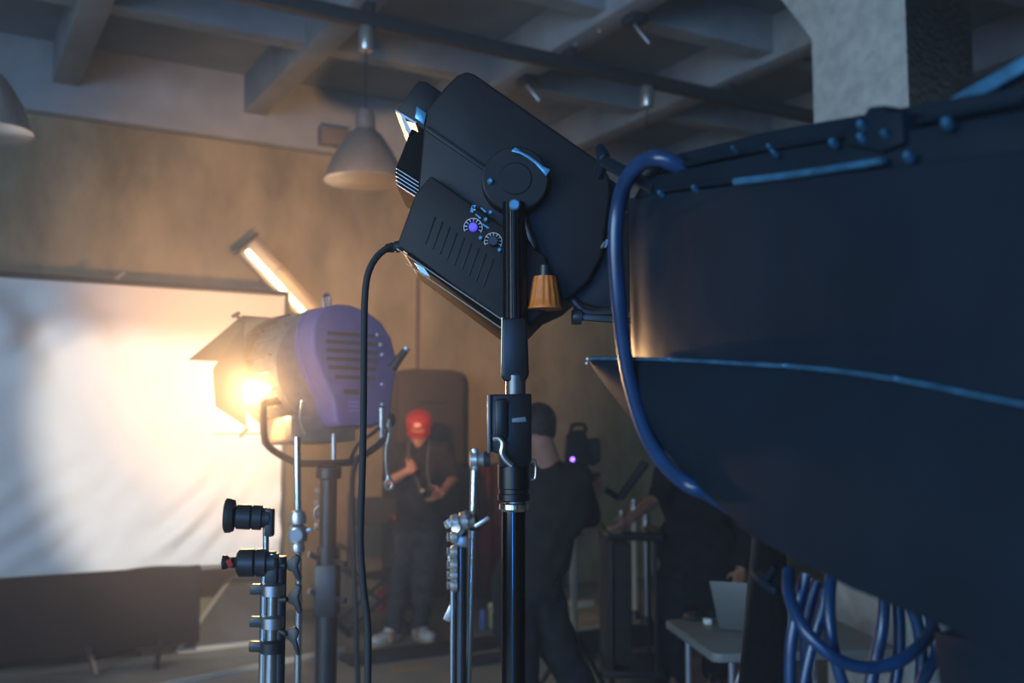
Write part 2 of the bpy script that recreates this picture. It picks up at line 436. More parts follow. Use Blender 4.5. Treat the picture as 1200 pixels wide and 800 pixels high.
# slanting tube light on the wall side of the screen
tu0, tu1 = PV(290, 287, 8.15), PV(392, 398, 8.15)
tube = thing('tube_light', 'slanting tube light with white reflector behind the screen corner', 'light', tu1)
ax = (tu1 - tu0).normalized(); sd = ax.cross(D2).normalized()
if sd.dot(D1) < 0: sd = -sd
M_tubeglow = mat('tube_glow', (1, .95, .85), .5, emit=(1, .84, .6), estr=5)
M_refl = mat('reflector_white', (.34, .29, .22), .5)
hb = MB()
prof = [(-.115, .0), (-.10, -.03), (.0, .012), (.06, -.02), (.115, .01), (.10, .06), (-.10, .06)]
hb.prism([tu0 + sd * x + D2 * y for x, y in prof], tu1 - tu0)
hb.build('reflector', M_refl, tube, bevel=.003)
MB().cyl(tu0 + sd * -.048 + D2 * -.04 + ax * .03, tu1 + sd * -.048 + D2 * -.04, .022).build('glowing_tube', M_tubeglow, tube)
MB().obox(tu0 + D2 * .012 - ax * .012, sd, D2, ax, .25, .11, .025).build('end_cap', M_rail, tube, bevel=.004)
MB().obox(tu1 + D2 * .012 + ax * .012, sd, D2, ax, .25, .11, .025).build('end_cap', M_rail, tube, bevel=.004)
MB().lathe(tu0 + sd * .05 + D2 * -.012 + ax * .33, -D2, [(.02, 0), (.02, .02), (.008, .03), (0, .03)], 12).build('screw', M_alu, tube)
wv = tu0.dot(D2); wu = tu0.dot(D1)
for q in (.3, .75):
    pq = tu0.lerp(tu1, q) + D2 * .05
    MB().cyl(pq, pq + D2 * (VB - pq.dot(D2) - .002), .015).build('wall_arm', M_rail, tube)
# ------------------------------------------------------------------ people
def remesh(mb, name, m, parent, voxel, smooth_it=4, disp=None):
    ob = mb.build(name, m, parent, angle=180)
    r = ob.modifiers.new('r', 'REMESH'); r.mode = 'VOXEL'; r.voxel_size = voxel
    s = ob.modifiers.new('s', 'SMOOTH'); s.iterations = smooth_it; s.factor = .5
    dg = bpy.context.evaluated_depsgraph_get(); dg.update()
    me = bpy.data.meshes.new_from_object(ob.evaluated_get(dg))
    ob.modifiers.clear(); old = ob.data; ob.data = me; bpy.data.meshes.remove(old); me.name = name
    if not me.materials: me.materials.append(m)
    if disp:
        o = WLOC[parent.name]
        for v in me.vertices:
            v.co += disp(v.co + o, v.normal)
    for p in me.polygons: p.use_smooth = True
    return ob
M_skin = mat('skin', (0.46, 0.22, 0.14), rough=.55, var=.08, scale=30)
M_blacktee = mat('black_tee', (0.022, 0.02, 0.021), rough=.9, var=.2, scale=12, spec=.15)
M_jeans = mat('charcoal_trousers', (0.05, 0.048, 0.05), rough=.9, var=.25, scale=18, spec=.15)
M_navy = mat('black_trousers', (0.018, 0.02, 0.026), rough=.9, var=.2, scale=14, spec=.15)
M_hair = mat('dark_hair', (0.012, 0.010, 0.010), rough=.6, var=.3, scale=60)
M_redcap = mat('red_cap', (0.30, 0.010, 0.007), rough=.75, var=.1, scale=25)
M_logo = mat('pale_patch', (.75, .42, .36), rough=.8)
M_shoe = mat('white_canvas', (.62, .58, .5), rough=.75, var=.1, scale=20)
M_sole = mat('tan_sole', (.45, .33, .2), rough=.7)

def wrinkle(amp, fr):
    def f(p, n):
        q = math.sin(p.z * fr + 3 * math.sin(p.x * 11 + p.y * 7)) * math.sin(p.x * fr * .6 + p.y * fr * .5 + p.z * 9)
        return n * (amp * q)
    return f

def hand(b, wrist, knuck, side, curl=.5, s=1.0, thumb=None):
    """a palm with five separate bent fingers: wrist -> knuckles direction, side = thumb side direction"""
    d = (knuck - wrist); L = .088 * s; d = d.normalized()
    side = (side - d * side.dot(d)).normalized(); n = d.cross(side).normalized()
    k0 = wrist + d * L
    for t in (-.032, -.011, .011, .03):
        b.cap(wrist + side * t * .7 * s, k0 + side * t * s, .016 * s, .0125 * s)
    for t, ln in ((.03, .07), (.011, .08), (-.011, .074), (-.032, .058)):
        p = k0 + side * t * s; q = d
        for seg, fr in ((0, .45), (1, .32), (2, .23)):
            ang = curl * (.55 + .5 * seg)
            dd = (d * math.cos(ang) + n * math.sin(ang)).normalized()
            e = p + dd * ln * fr * s
            b.cap(p, e, (.0095 - .001 * seg) * s, (.0088 - .001 * seg) * s, 10); p = e
    p = wrist + d * .025 * s + side * .028 * s
    t1 = p + (d * .6 + side * .7 + n * .25).normalized() * .042 * s
    t2 = t1 + (d * .9 + side * .2 + n * .4).normalized() * .032 * s
    b.cap(p, t1, .0125 * s, .0105 * s, 10); b.cap(t1, t2, .010 * s, .008 * s, 10)

def head(b, c, fwd, up, s=1.0):
    """skull, jaw, nose, brow, lips and ears"""
    fwd = (fwd - up * fwd.dot(up)).normalized(); r = fwd.cross(up).normalized()
    M = Matrix((r, fwd, up)).transposed()
    b.ell(c + up * .025 * s - fwd * .008 * s, .075 * s, .097 * s, .095 * s, M)
    b.ell(c + fwd * .03 * s - up * .045 * s, .056 * s, .066 * s, .068 * s, M)
    b.ell(c + fwd * .072 * s - up * .092 * s, .026 * s, .022 * s, .02 * s, M)
    b.cap(c + fwd * .094 * s + up * .012 * s, c + fwd * .112 * s - up * .024 * s, .009 * s, .014 * s, 10)
    b.cap(c + fwd * .078 * s + up * .028 * s - r * .035 * s, c + fwd * .078 * s + up * .028 * s + r * .035 * s, .013 * s, n=10)
    b.cap(c + fwd * .09 * s - up * .052 * s - r * .016 * s, c + fwd * .09 * s - up * .052 * s + r * .016 * s, .008 * s, n=10)
    b.cap(c + fwd * .088 * s - up * .064 * s - r * .014 * s, c + fwd * .088 * s - up * .064 * s + r * .014 * s, .008 * s, n=10)
    for q in (-1, 1):
        b.ell(c + r * q * .077 * s - fwd * .01 * s - up * .01 * s, .009 * s, .02 * s, .032 * s, M)
        b.ell(c + r * q * .03 * s + fwd * .078 * s + up * .008 * s, .013 * s, .009 * s, .009 * s, M)
def eyes(o, c, fwd, up, s=1.0):
    fwd = (fwd - up * fwd.dot(up)).normalized(); r = fwd.cross(up).normalized()
    for q in (-1, 1):
        MB().ell(c + r * q * .03 * s + fwd * .086 * s + up * .008 * s, .009, .006, .006, Matrix((r, fwd, up)).transposed(), 12, 8).build('eye', M_hair, o)

# ---------------- person in the red cap
Y1 = 7.5
def Q(x, y, dy=0.0): return P(x, y, Y1 + dy)
gz = PZ(472, 747, 0)
o = thing('person', 'person in a red cap and black tee looking down at a phone', 'person', (Q(478, 747).x, Y1, 0))
hd = Q(491, 503, -.06); hup = V((0.0, -.42, .91)).normalized(); hf = V((-.02, -.91, -.42)).normalized()
shR, shL = Q(463, 530), Q(521, 529); neck = Q(492, 520, .02)
elR, elL = Q(456, 564, -.05), Q(531, 561, .0)
wrR, wrL = Q(479, 551, -.28), Q(518, 577, -.26)
hipR, hipL = Q(477, 632), Q(503, 632)
knR, knL = Q(468, 684, -.04), Q(497, 682, -.04)
anR, anL = V((Q(461, 728).x, Y1 - .02, .10)), V((Q(490, 725).x, Y1 + .12, .10))
b = MB()
head(b, hd, hf, hup, 1.0)
b.cap(neck + UP * -.03, hd + hup * -.05 - hf * .02, .06, .056)
chest = Q(492, 550); waist = Q(490, 595)
b.ell(chest + UP * .02, .165, .11, .17); b.ell(waist + UP * .03, .15, .105, .16); b.ell(Q(490, 622), .16, .11, .12)
b.cap(shR, shL, .06); 
for s_, e_, w_ in ((shR, elR, wrR), (shL, elL, wrL)):
    b.cap(s_, e_, .052, .042); b.cap(e_, w_, .041, .028)
for h_, k_, a_ in ((hipR, knR, anR), (hipL, knL, anL)):
    b.cap(h_, k_, .085, .058); b.cap(k_, a_, .055, .038)
    b.cap(a_, a_ + V((0, -.1, -.05)), .036, .03)
hand(b, wrR, wrR + V((.05, -.07, .05)), V((-.2, -.2, 1)), .9)
hand(b, wrL, wrL + V((-.06, -.06, -.02)), V((-.2, -.6, .7)), .7)
remesh(b, 'body', M_skin, o, .0075, 3)
eyes(o, hd, hf, hup)
b = MB()
b.ell(chest + UP * .03, .185, .128, .175); b.ell(waist + UP * .02, .172, .125, .19); b.cap(Q(472, 616), Q(508, 616), .115, .115)
b.cap(shR + UP * -.0, shL, .075); b.cap(shR, shR.lerp(elR, .8), .074, .068); b.cap(shL, shL.lerp(elL, .8), .074, .068)
b.cap(neck + UP * -.035, neck + UP * .0, .085, .075)
plabel(remesh(b, 'tee_shirt', M_blacktee, o, .012, 4, wrinkle(.006, 38)), 'black short sleeved tee')
b = MB()
b.cap(Q(477, 625), Q(503, 625), .118, .118)
for h_, k_, a_ in ((hipR, knR, anR), (hipL, knL, anL)):
    b.cap(h_, k_, .108, .085); b.cap(k_, a_ + UP * .0, .083, .068)
plabel(remesh(b, 'trousers', M_jeans, o, .012, 4, wrinkle(.006, 45)), 'charcoal trousers')
# cap
b = MB()
cM = Matrix((hf.cross(hup).normalized(), hf, hup)).transposed()
cc = hd + hup * .045 - hf * .008
b.lathe(cc, hup, [(.098, -.015), (.1, .01), (.097, .045), (.08, .078), (.045, .098), (0, .104)], 28)
capo = b.build('cap', M_redcap, o); plabel(capo, 'red baseball cap')
rr = hf.cross(hup).normalized()
MB().sheet(lambda s, t: cc + rr * ((s - .5) * .165) + hf * (.075 * math.sqrt(max(0, 1 - ((s - .5) * 1.7) ** 2)) + t * .075 * math.sqrt(max(.02, 1 - ((s - .5) * 1.9) ** 2))) + hup * (-.018 - .03 * t - .35 * ((s - .5) * .165) ** 2 * 8), 14, 6, hup * .004).build('visor', M_redcap, capo)
MB().sheet(lambda s, t: cc + (hf * math.cos((s - .5) * .5) + rr * math.sin((s - .5) * .5)) * (.1025 - .006 * t) + hup * (.018 + .030 * t), 8, 6, hf * .003).build('patch', M_logo, capo)
for a_, tx, lb in ((anR, V((-.55, -.83, 0)), 0), (anL, V((.5, -.86, 0)), 1)):
    tx = tx.normalized(); sx = tx.cross(UP); g = V((a_.x, a_.y, 0))
    b = MB(); b.cap(g + tx * -.04 + UP * .062, g + tx * .17 + UP * .048, .045, .04); b.cap(g + UP * .13, g + UP * .07 + tx * .03, .05, .055); b.ell(g + tx * .17 + UP * .05, .05, .06, .035)
    for q in (-.02, .02): b.cap(g + tx * .0 + sx * q + UP * .055, g + tx * .15 + sx * q + UP * .048, .04, .037)
    sh = remesh(b, 'shoe', M_shoe, o, .009, 3); plabel(sh, 'white canvas sneaker')
    outl = []
    for k in range(20):
        t = k / 20 * 2 * math.pi
        outl.append(g + tx * (.075 + .158 * math.cos(t)) + sx * (.06 * math.sin(t)) + UP * .002)
    MB().prism(outl, UP * .03).build('sole', M_sole, sh, bevel=.004)
# strap + phone + camera hanging
M_strap = mat('grey_strap', (.13, .12, .12), .8)
camc = Q(500, 578, -.17)
pc = thing('compact_camera', 'small camera hanging on a neck strap at the capped person\'s waist', 'camera', camc)
MB().obox(camc, V((1, .1, 0)), V((0, 1, 0)), UP, .085, .035, .06).build('body', M_black, pc, bevel=.006)
MB().lathe(camc + V((-.0, -.017, 0)), V((-.1, -1, -.1)), [(.024, 0), (.024, .03), (.02, .03), (.018, .022), (0, .022)], 20).build('lens', M_black, pc)
MB().obox(camc + V((-.025, -.022, .02)), V((1, .1, 0)), V((0, 1, 0)), UP, .03, .012, .016).build('flash_window', mat('pale_glass', (.8, .78, .5), .2), pc, bevel=.002)
for q in (-1, 1):
    MB().tube([camc + V((q * .04, 0, .02)), chest + V((q * .045 + .03, -.155, -.05)), chest + V((q * .07 + .0, -.13, .12)), neck + V((q * .075, -.03, .02)), neck + V((q * .05, .06, .035))], .006, 8).build('strap', M_strap, pc)
phc = wrL + V((-.10, -.13, -.005))
ph = thing('phone', 'dark phone in the capped person\'s lowered hand', 'phone', phc)
MB().obox(phc, V((1, .3, .1)), V((.2, -1, .5)), V((0, .5, 1)), .072, .145, .009).build('case', M_black, ph, bevel=.004)
MB().obox(phc + V((0, .0, .0)) + V((0, .5, 1)).normalized() * .0052, V((1, .3, .1)), V((.2, -1, .5)), V((0, .5, 1)), .062, .13, .001).build('display', mat('dark_glass', (.01, .01, .012), .08), ph)
bd = Q(462, 606, -.13)
plabel(MB().ell(bd, .016, .012, .022).build('pocket_tag', M_redcap, o), 'small red tag at the pocket')

# ---------------- person seen from behind with the film camera
Y2 = 4.7
def Q2(x, y, dy=0.0): return P(x, y, Y2 + dy)
o = thing('person', 'person with short dark hair in black seen from behind', 'person', (Q2(635, 560).x, Y2, 0))
hd = Q2(626, 507, .0); hf = V((-.72, .55, -.42)).normalized(); hup = V((-.1, .38, .92)).normalized()
neck = Q2(643, 543, .0)
shR, shL = Q2(675, 563, .02), Q2(612, 562, -.02)
b = MB(); head(b, hd, hf, hup, 1.0)
b.cap(neck + UP * -.02, hd - hup * .05 - hf * .025, .068, .062)
elR, elL = Q2(690, 610, .16), Q2(600, 615, .2)
wrR, wrL = Q2(684, 584, .36), Q2(618, 590, .42)
hipR, hipL = Q2(631, 686, .05), Q2(603, 686, .0)
gR = V((Q2(700, 800).x + .08, Y2 + .05, 0)); gL = V((Q2(612, 800).x, Y2 - .12, 0))
knR = Q2(657, 765, -.02); knL = Q2(610, 775, -.10)
anR, anL = gR + UP * .09, gL + UP * .09
b.ell(Q2(643, 590), .18, .12, .2); b.ell(Q2(630, 640), .14, .1, .18); b.ell(Q2(617, 675), .13, .095, .12); b.cap(shR, shL, .07)
for s_, e_, w_ in ((shR, elR, wrR), (shL, elL, wrL)):
    b.cap(s_, e_, .054, .043); b.cap(e_, w_, .042, .029)
for h_, k_, a_ in ((hipR, knR, anR), (hipL, knL, anL)):
    b.cap(h_, k_, .09, .062); b.cap(k_, a_, .058, .04); b.cap(a_, a_ + V((.02, .12, -.05)), .04, .032)
hand(b, wrR, wrR + V((.05, .06, .04)), V((-.3, 0, 1)), 1.1)
hand(b, wrL, wrL + V((.08, .02, .03)), V((0, .3, 1)), .9)
remesh(b, 'body', M_skin, o, .0075, 3)
eyes(o, hd, hf, hup)
b = MB(); r_ = hf.cross(hup).normalized(); Mh = Matrix((r_, hf, hup)).transposed()
b.ell(hd + hup * .035 - hf * .02, .088, .102, .1, Mh); b.ell(hd - hf * .06 + hup * -.008, .07, .048, .06, Mh)
for q in (-1, 1): b.ell(hd + r_ * q * .07 + hup * .0 - hf * .012, .016, .03, .04, Mh)
remesh(b, 'hair', M_hair, o, .006, 3, lambda p, n: n * (.0025 * math.sin(p.x * 300 + p.z * 120) * math.sin(p.y * 260)))
b = MB()
b.ell(Q2(645, 590), .198, .14, .2); b.ell(Q2(632, 638), .165, .132, .2); b.cap(Q2(606, 680), Q2(628, 680), .118, .118); b.cap(shR, shL, .084)
b.cap(shR, shR.lerp(elR, .85), .078, .07); b.cap(shL, shL.lerp(elL, .85), .078, .07); b.cap(neck + UP * -.05, neck + UP * -.02, .085, .075)
plabel(remesh(b, 'tee_shirt', M_blacktee, o, .011, 4, wrinkle(.006, 36)), 'black tee')
b = MB(); b.cap(Q2(604, 688), Q2(630, 688), .115, .115)
for h_, k_, a_ in ((hipR, knR, anR), (hipL, knL, anL)):
    b.cap(h_, k_, .112, .088); b.cap(k_, a_, .086, .07)
remesh(b, 'trousers', M_navy, o, .011, 4, wrinkle(.006, 42))
for g, tx in ((gR, V((.35, .93, 0))), (gL, V((.05, 1, 0)))):
    tx = tx.normalized(); b = MB(); b.cap(g + tx * -.04 + UP * .055, g + tx * .17 + UP * .042, .05, .042); b.cap(g + UP * .12, g + UP * .06, .055, .055)
    b.add([g + V((x, y, .002)) for x, y in ((-.02, -.02), (.02, -.02), (.02, .02), (-.02, .02))], [(0, 1, 2, 3)]) if False else None
    remesh(b, 'shoe', M_blackm, o, .009, 2)

# ---------------- person in black behind the laptop table
Y3 = 6.2
def Q3(x, y, dy=0.0): return P(x, y, Y3 + dy)
o = thing('person', 'person in loose black clothes reaching a bare forearm over the cart', 'person', (Q3(815, 700).x, Y3, 0))
hd = Q3(805, 497, -.02); hf = V((-.8, -.5, -.3)).normalized(); hup = V((-.25, -.18, .95)).normalized()
neck = Q3(815, 532)
shR, shL = Q3(782, 556, -.08), Q3(852, 553, .06)
elR, elL = Q3(778, 572, -.2), Q3(878, 620, .0)
elR = Q3(771, 583, -.12)
wrR, wrL = Q3(738, 608, -.24), Q3(868, 668, -.14)
hipR, hipL = Q3(797, 665), Q3(836, 665)
gR, gL = V((Q3(788, 700).x, Y3 + .0, 0)), V((Q3(842, 700).x, Y3 + .1, 0))
knR, knL = Q3(790, 722, -.03), Q3(838, 722, .0)
anR, anL = gR + UP * .09, gL + UP * .09
b = MB(); head(b, hd, hf, hup)
b.cap(neck + UP * -.02, hd - hup * .05 - hf * .02, .064, .06)
b.ell(Q3(816, 578), .18, .125, .19); b.ell(Q3(816, 620), .165, .12, .17); b.ell(Q3(816, 655), .165, .12, .13); b.cap(shR, shL, .068)
for s_, e_, w_ in ((shR, elR, wrR), (shL, elL, wrL)):
    b.cap(s_, e_, .054, .044); b.cap(e_, w_, .043, .03)
for h_, k_, a_ in ((hipR, knR, anR), (hipL, knL, anL)):
    b.cap(h_, k_, .09, .062); b.cap(k_, a_, .058, .04); b.cap(a_, a_ + V((-.04, -.11, -.05)), .04, .032)
hand(b, wrR, wrR + V((-.06, -.02, -.05)), V((-.3, -.6, .5)), .9)
hand(b, wrL, wrL + V((-.03, -.04, -.08)), V((-.8, -.4, 0)), .6)
remesh(b, 'body', M_skin, o, .0085, 3)
eyes(o, hd, hf, hup)
b = MB(); r_ = hf.cross(hup).normalized(); Mh = Matrix((r_, hf, hup)).transposed()
b.ell(hd + hup * .035 - hf * .02, .086, .1, .1, Mh); b.ell(hd - hf * .055 - hup * .01, .07, .05, .07, Mh)
remesh(b, 'hair', M_hair, o, .007, 3)
b = MB()
b.ell(Q3(818, 585), .24, .16, .22); b.ell(Q3(818, 640), .26, .17, .25); b.cap(Q3(795, 690), Q3(842, 690), .155, .155); b.cap(shR, shL, .09)
b.cap(shR, shR.lerp(elR, .8), .084, .074); b.cap(shL, shL.lerp(elL, .9), .095, .09); b.cap(neck + UP * -.04, neck + UP * -.01, .085, .075); b.cap(elL, elL.lerp(wrL, .8), .085, .06)
plabel(remesh(b, 'smock', M_navy, o, .012, 4, wrinkle(.007, 30)), 'loose black top')
b = MB(); b.cap(Q3(797, 672), Q3(836, 672), .13, .13)
for h_, k_, a_ in ((hipR, knR, anR), (hipL, knL, anL)):
    b.cap(h_, k_, .13, .11); b.cap(k_, a_, .108, .09)
remesh(b, 'trousers', M_navy, o, .012, 4, wrinkle(.007, 40))
for g, tx in ((gR, V((-.6, -.8, 0))), (gL, V((-.2, -1, 0)))):
    tx = tx.normalized(); sx = tx.cross(UP); b = MB(); b.cap(g + tx * -.04 + UP * .06, g + tx * .17 + UP * .048, .048, .042); b.cap(g + UP * .12, g + UP * .07, .055, .055)
    sh = remesh(b, 'shoe', M_blackm, o, .009, 2)
    MB().prism([g + tx * (.07 + .158 * math.cos(k / 10 * math.pi)) + sx * (.06 * math.sin(k / 10 * math.pi)) + UP * .002 for k in range(20)], UP * .028).build('sole', mat('pale_sole', (.5, .42, .42), .7), sh, bevel=.004)

# ------------------------------------------------------------------ film camera held at the shoulder
YC = 5.12
fc = thing('film_camera', 'black film camera with a violet light in front of the person in black tee', 'camera', P(682, 560, YC))
def C_(x, y, d=0): return P(x, y, YC + d)
MB().pp([(664, 512), (668, 505), (684, 503), (688, 510), (690, 545), (688, 562), (668, 566), (662, 548)], YC, .16).build('body', M_blackm, fc, bevel=.008)
MB().pp([(688, 514), (702, 513), (704, 519), (704, 540), (696, 546), (688, 544)], YC + .03, .12).build('matte_box', M_blackm, fc, bevel=.005)
MB().cyl(C_(670, 501, .06), C_(671, 496, .06), .012).build('knob', M_black, fc)
MB().tube([C_(668, 506, .08), C_(672, 498, .08), C_(684, 498, .08), C_(687, 506, .08)], .01).build('top_handle', M_black, fc)
MB().pp([(688, 556), (703, 553), (704, 559), (690, 563)], YC + .02, .1).build('side_plate', M_black, fc, bevel=.003)
MB().ell(C_(671, 538, -.006), .011, .006, .011).build('violet_light', mat('violet_led', (.2, .1, .8), .4, emit=(.22, .1, 1), estr=6), fc)
MB().cyl(C_(690, 561, .05), C_(726, 584, .05), .016).build('handle_rod', M_blackm, fc)
MB().cyl(C_(726, 584, .05), C_(757, 541, .05), .022, .026).build('handle_grip', M_blackm, fc)
MB().cyl(C_(672, 562, .08), C_(672, 622, .08), .03).build('column', M_blackm, fc)
# tripod under the camera
cz = V((C_(672, 620, .08).x, YC + .08, 0))
tp = thing('camera_tripod', 'pale tube stand under the black film camera', 'tripod', cz)
MB().cyl(cz + UP * .5, cz + UP * C_(672, 622).z, .019).build('center_tube', M_paleedge, tp)
MB().lathe(cz + UP * (C_(672, 622).z - .03), UP, [(.04, 0), (.045, .02), (.03, .05), (0, .05)], 20).build('head', M_black, tp)
for k in range(3):
    a = .6 + k * 2 * math.pi / 3
    MB().cyl(cz + UP * .55, cz + V((math.cos(a) * .34, math.sin(a) * .34, .012)), .014, .011).build('leg', M_blackm, tp)
# ------------------------------------------------------------------ middle ground props
M_wood = mat('plywood_boards', (.42, .33, .21), rough=.7, col2=(.26, .2, .13), scale=6)
pf = PZ(655, 738, .2); pu, pvv = pf.dot(D1), pf.dot(D2)
plat = thing('stage_riser', 'low wooden stage riser with dark sides behind the person in black tee', 'platform', W(pu + 1.1, pvv + .5, 0))
for k in range(5):
    MB().ubox(pu, pu + 2.4, pvv + k * .2, pvv + k * .2 + .192, .175, .2).build('board', M_wood, plat, bevel=.003)
MB().ubox(pu + .02, pu + 2.38, pvv + .02, pvv + .98, .0, .175).build('base', M_blackm, plat)
bk = PZ(682, 711, .2)
tag(MB().obox(bk + UP * .025, D1, D2, UP, .19, .08, .05).build('wooden_block', M_paleedge, bevel=.004), 'pale wooden block lying on the stage riser', 'block')
def tube_stand(name, px, ytop, ybase, Y, m, r, label, extra=None, z0=.2):
    t = P(px, ytop, Y); base = V((t.x, Y, z0))
    o = thing(name, label, 'stand', base, 'tube stands on the stage riser')
    MB().cyl(base + UP * .05, t, r).build('tube', m, o)
    MB().lathe(base, UP, [(.045, 0), (.045, .02), (.03, .06), (0, .06)], 20).build('base_plate', M_black, o)
    MB().lathe(V((t.x, Y, t.z)), UP, [(r * 1.1, -.12), (r * 1.7, -.11), (r * 1.7, -.04), (r * 1.2, -.03), (r * 1.2, .0), (0, .0)], 16).build('collar', M_steel, o)
    MB().bar(V((t.x, Y, t.z - .08)), V((t.x + .09, Y - .04, t.z - .12)), .03, .012).build('wing_handle', M_black, o, bevel=.003)
    return o
tube_stand('tube_stand', 743, 585, 710, 7.35, M_paleedge, .02, 'pale tube stand on the riser beside the reaching forearm')
tube_stand('tube_stand', 757, 600, 715, 7.12, M_steel, .021, 'steel tube stand on the riser just left of the person in loose black')
tube_stand('tube_stand', 728, 598, 708, 7.5, M_paleedge, .014, 'thin curved top tube stand leftmost on the riser')
M_canvas = mat('dark_canvas', (.03, .026, .024), .9, var=.2, scale=20)
# equipment cart bar under the reaching hand
ct = P(745, 626, 6.0)
cart = thing('equipment_cart', 'black tubular equipment cart under the reaching hand', 'cart', V((ct.x, 6.0, 0)))
l_, r_ = P(713, 627, 6.0), P(773, 629, 6.0)
MB().tube([l_ + V((0, .5, 0)), l_ + V((-.01, .06, 0)), l_ + V((.04, 0, 0)), r_ + V((-.04, 0, 0)), r_ + V((.01, .06, 0)), r_ + V((0, .5, 0))], .028, 10).build('push_bar', M_black, cart)
for p in (l_ + V((0, .5, 0)), r_ + V((0, .5, 0)), l_ + V((.02, .05, 0)), r_ + V((-.02, .05, 0))):
    MB().cyl(V((p.x, p.y, .09)), V((p.x, p.y, p.z)), .013).build('upright', M_black, cart)
    MB().cyl(V((p.x - .015, p.y, .045)), V((p.x + .015, p.y, .045)), .045, n=20).build('wheel', M_blackm, cart)
MB().box((l_.x + .07, l_.y + .27, .52), (.15, .42, .72)).build('canvas_bag', M_canvas, cart, bevel=.02)
MB().box(((l_.x + r_.x) / 2, l_.y + .27, .12), (.36, .5, .04)).build('deck', M_black, cart, bevel=.005)
# red drape
M_drape = mat('dark_red_cloth', (.14, .025, .018), rough=.95, var=.2, scale=8, spec=.1)
d0, d1_ = PV(556, 545, 8.4), PV(662, 545, 8.4)
za = d0.z
tag(MB().sheet(lambda s, t: W(d0.dot(D1) + (d1_.dot(D1) - d0.dot(D1)) * s, 8.4 + .05 * math.sin(s * 34) + .02 * math.sin(s * 71 + t * 3), .015 + (za - .015) * t), 90, 8, D2 * .006).build('drape', M_drape, angle=80), 'dark red drape hanging against the wall between the stands', 'drape')
dr0, dr1 = W(d0.dot(D1) - .08, 8.4, za), W(d1_.dot(D1) + .08, 8.4, za)
rl = thing('drape_rail', 'dark rail along the top of the red drape', 'rail', (dr0 + dr1) / 2 + UP * .0)
MB().cyl(dr0, dr1, .014).build('tube', M_rail, rl)
for p in (dr0, dr1): MB().cyl(p, p + D2 * (VB - 8.4), .012).build('wall_bracket', M_rail, rl)
# tall rounded dark case by the wall
q0, q1 = PV(466, 432, 8.2), PV(541, 432, 8.2)
M_casefab = mat('dark_brown_case', (.05, .036, .028), rough=.85, var=.15, scale=6)
u0, u1, zt_ = q0.dot(D1), q1.dot(D1), q0.z
ck = thing('tall_case', 'tall dark brown case with rounded top against the wall behind the capped person', 'case', W((u0 + u1) / 2, 8.25, 0))
pr = [W(u0, 8.15, .06), W(u1, 8.15, .06)] + [W(u1 - .12 + .12 * math.cos(a), 8.15, zt_ - .12 + .12 * math.sin(a)) for a in [i * math.pi / 12 for i in range(7)]] + [W(u0 + .12 - .12 * math.sin(a), 8.15, zt_ - .12 + .12 * math.cos(a)) for a in [i * math.pi / 12 for i in range(7)]]
MB().prism(pr, D2 * .38).build('body', M_casefab, ck, bevel=.01)
for uu in (u0 + .08, u1 - .08):
    for vv in (8.22, 8.46): MB().cyl(W(uu - .02, vv, .03), W(uu + .02, vv, .03), .03).build('wheel', M_blackm, ck)
MB().tube([W(u0 + .2, 8.15, zt_ - .3), W(u0 + .2, 8.11, zt_ - .3), W(u1 - .2, 8.11, zt_ - .3), W(u1 - .2, 8.15, zt_ - .3)], .012, smooth=False).build('handle', M_black, ck)

# director's chair
g = PZ(440, 737, 0); g.z = 0
dc = thing('folding_chair', 'dark folding canvas chair beside the capped person', 'chair', g)
ca, cb_ = V((.94, .34, 0)), V((-.34, .94, 0))
def cp(x, y, z): return g + ca * x + cb_ * y + UP * z
MB().sheet(lambda s, t: cp((s - .5) * .52, .02 * math.cos((s - .5) * 3) - .21, .82 + .22 * t), 10, 4, cb_ * .008).build('backrest', M_canvas, dc)
MB().sheet(lambda s, t: cp((s - .5) * .5, (t - .5) * .4, .46 - .05 * math.cos((s - .5) * 3)), 10, 6, UP * .008).build('seat', M_canvas, dc)
for x in (-.26, .26):
    MB().bar(cp(x, -.21, .62), cp(x, -.21, 1.08), .03, .02).build('back_post', M_blackm, dc, bevel=.003)
    MB().bar(cp(x, -.24, .64), cp(x, .24, .64), .05, .02).build('armrest', M_blackm, dc, bevel=.004)
    for y in (-.2, .2): MB().bar(cp(x, y, .64), cp(x, y, .44), .025, .025).build('arm_post', M_blackm, dc)
for y in (-.2, .2):
    MB().bar(cp(-.25, y, .46), cp(.25, y, .03), .03, .02).build('leg', M_blackm, dc); MB().bar(cp(.25, y + .022, .46), cp(-.25, y + .022, .03), .03, .02).build('leg', M_blackm, dc)
for x in (-.25, .25): MB().bar(cp(x, -.24, .015), cp(x, .26, .015), .03, .03).build('floor_bar', M_blackm, dc)

# dark cable ramps and little things on the floor
M_rubber = mat('dark_rubber', (.03, .03, .032), .7, var=.2, scale=10)
def strip(p0, L, w, h, m, name, lab, cat, group=None):
    b = MB(); x = D1; y = D2
    c = V((p0.x, p0.y, 0))
    b.prism([c - y * w / 2, c - y * w * .32 + UP * h, c + y * w * .32 + UP * h, c + y * w / 2], x * L)
    tag(b.build(name, m, bevel=.004), lab, cat, group)
strip(PZ(404, 777, 0), 1.2, .26, .05, M_rubber, 'cable_ramp', 'dark rubber cable ramp on the floor nearer the camera than the sneakers', 'cable ramp')
strip(PZ(545, 778, 0), .62, .2, .04, M_rubber, 'cable_ramp', 'dark rubber cable ramp on the floor beside the slim chrome stand', 'cable ramp')
tp0 = PZ(459, 786, 0); 
tag(MB().obox(tp0 + D1 * .13 + UP * .003, D1, D2, UP, .26, .05, .004).build('tape_strip', mat('orange_tape', (.55, .25, .06), .6)), 'orange tape strip stuck on the floor near the cable ramp', 'tape')
sb0, sb1 = PZ(675, 773, .02), PZ(714, 765, .02)
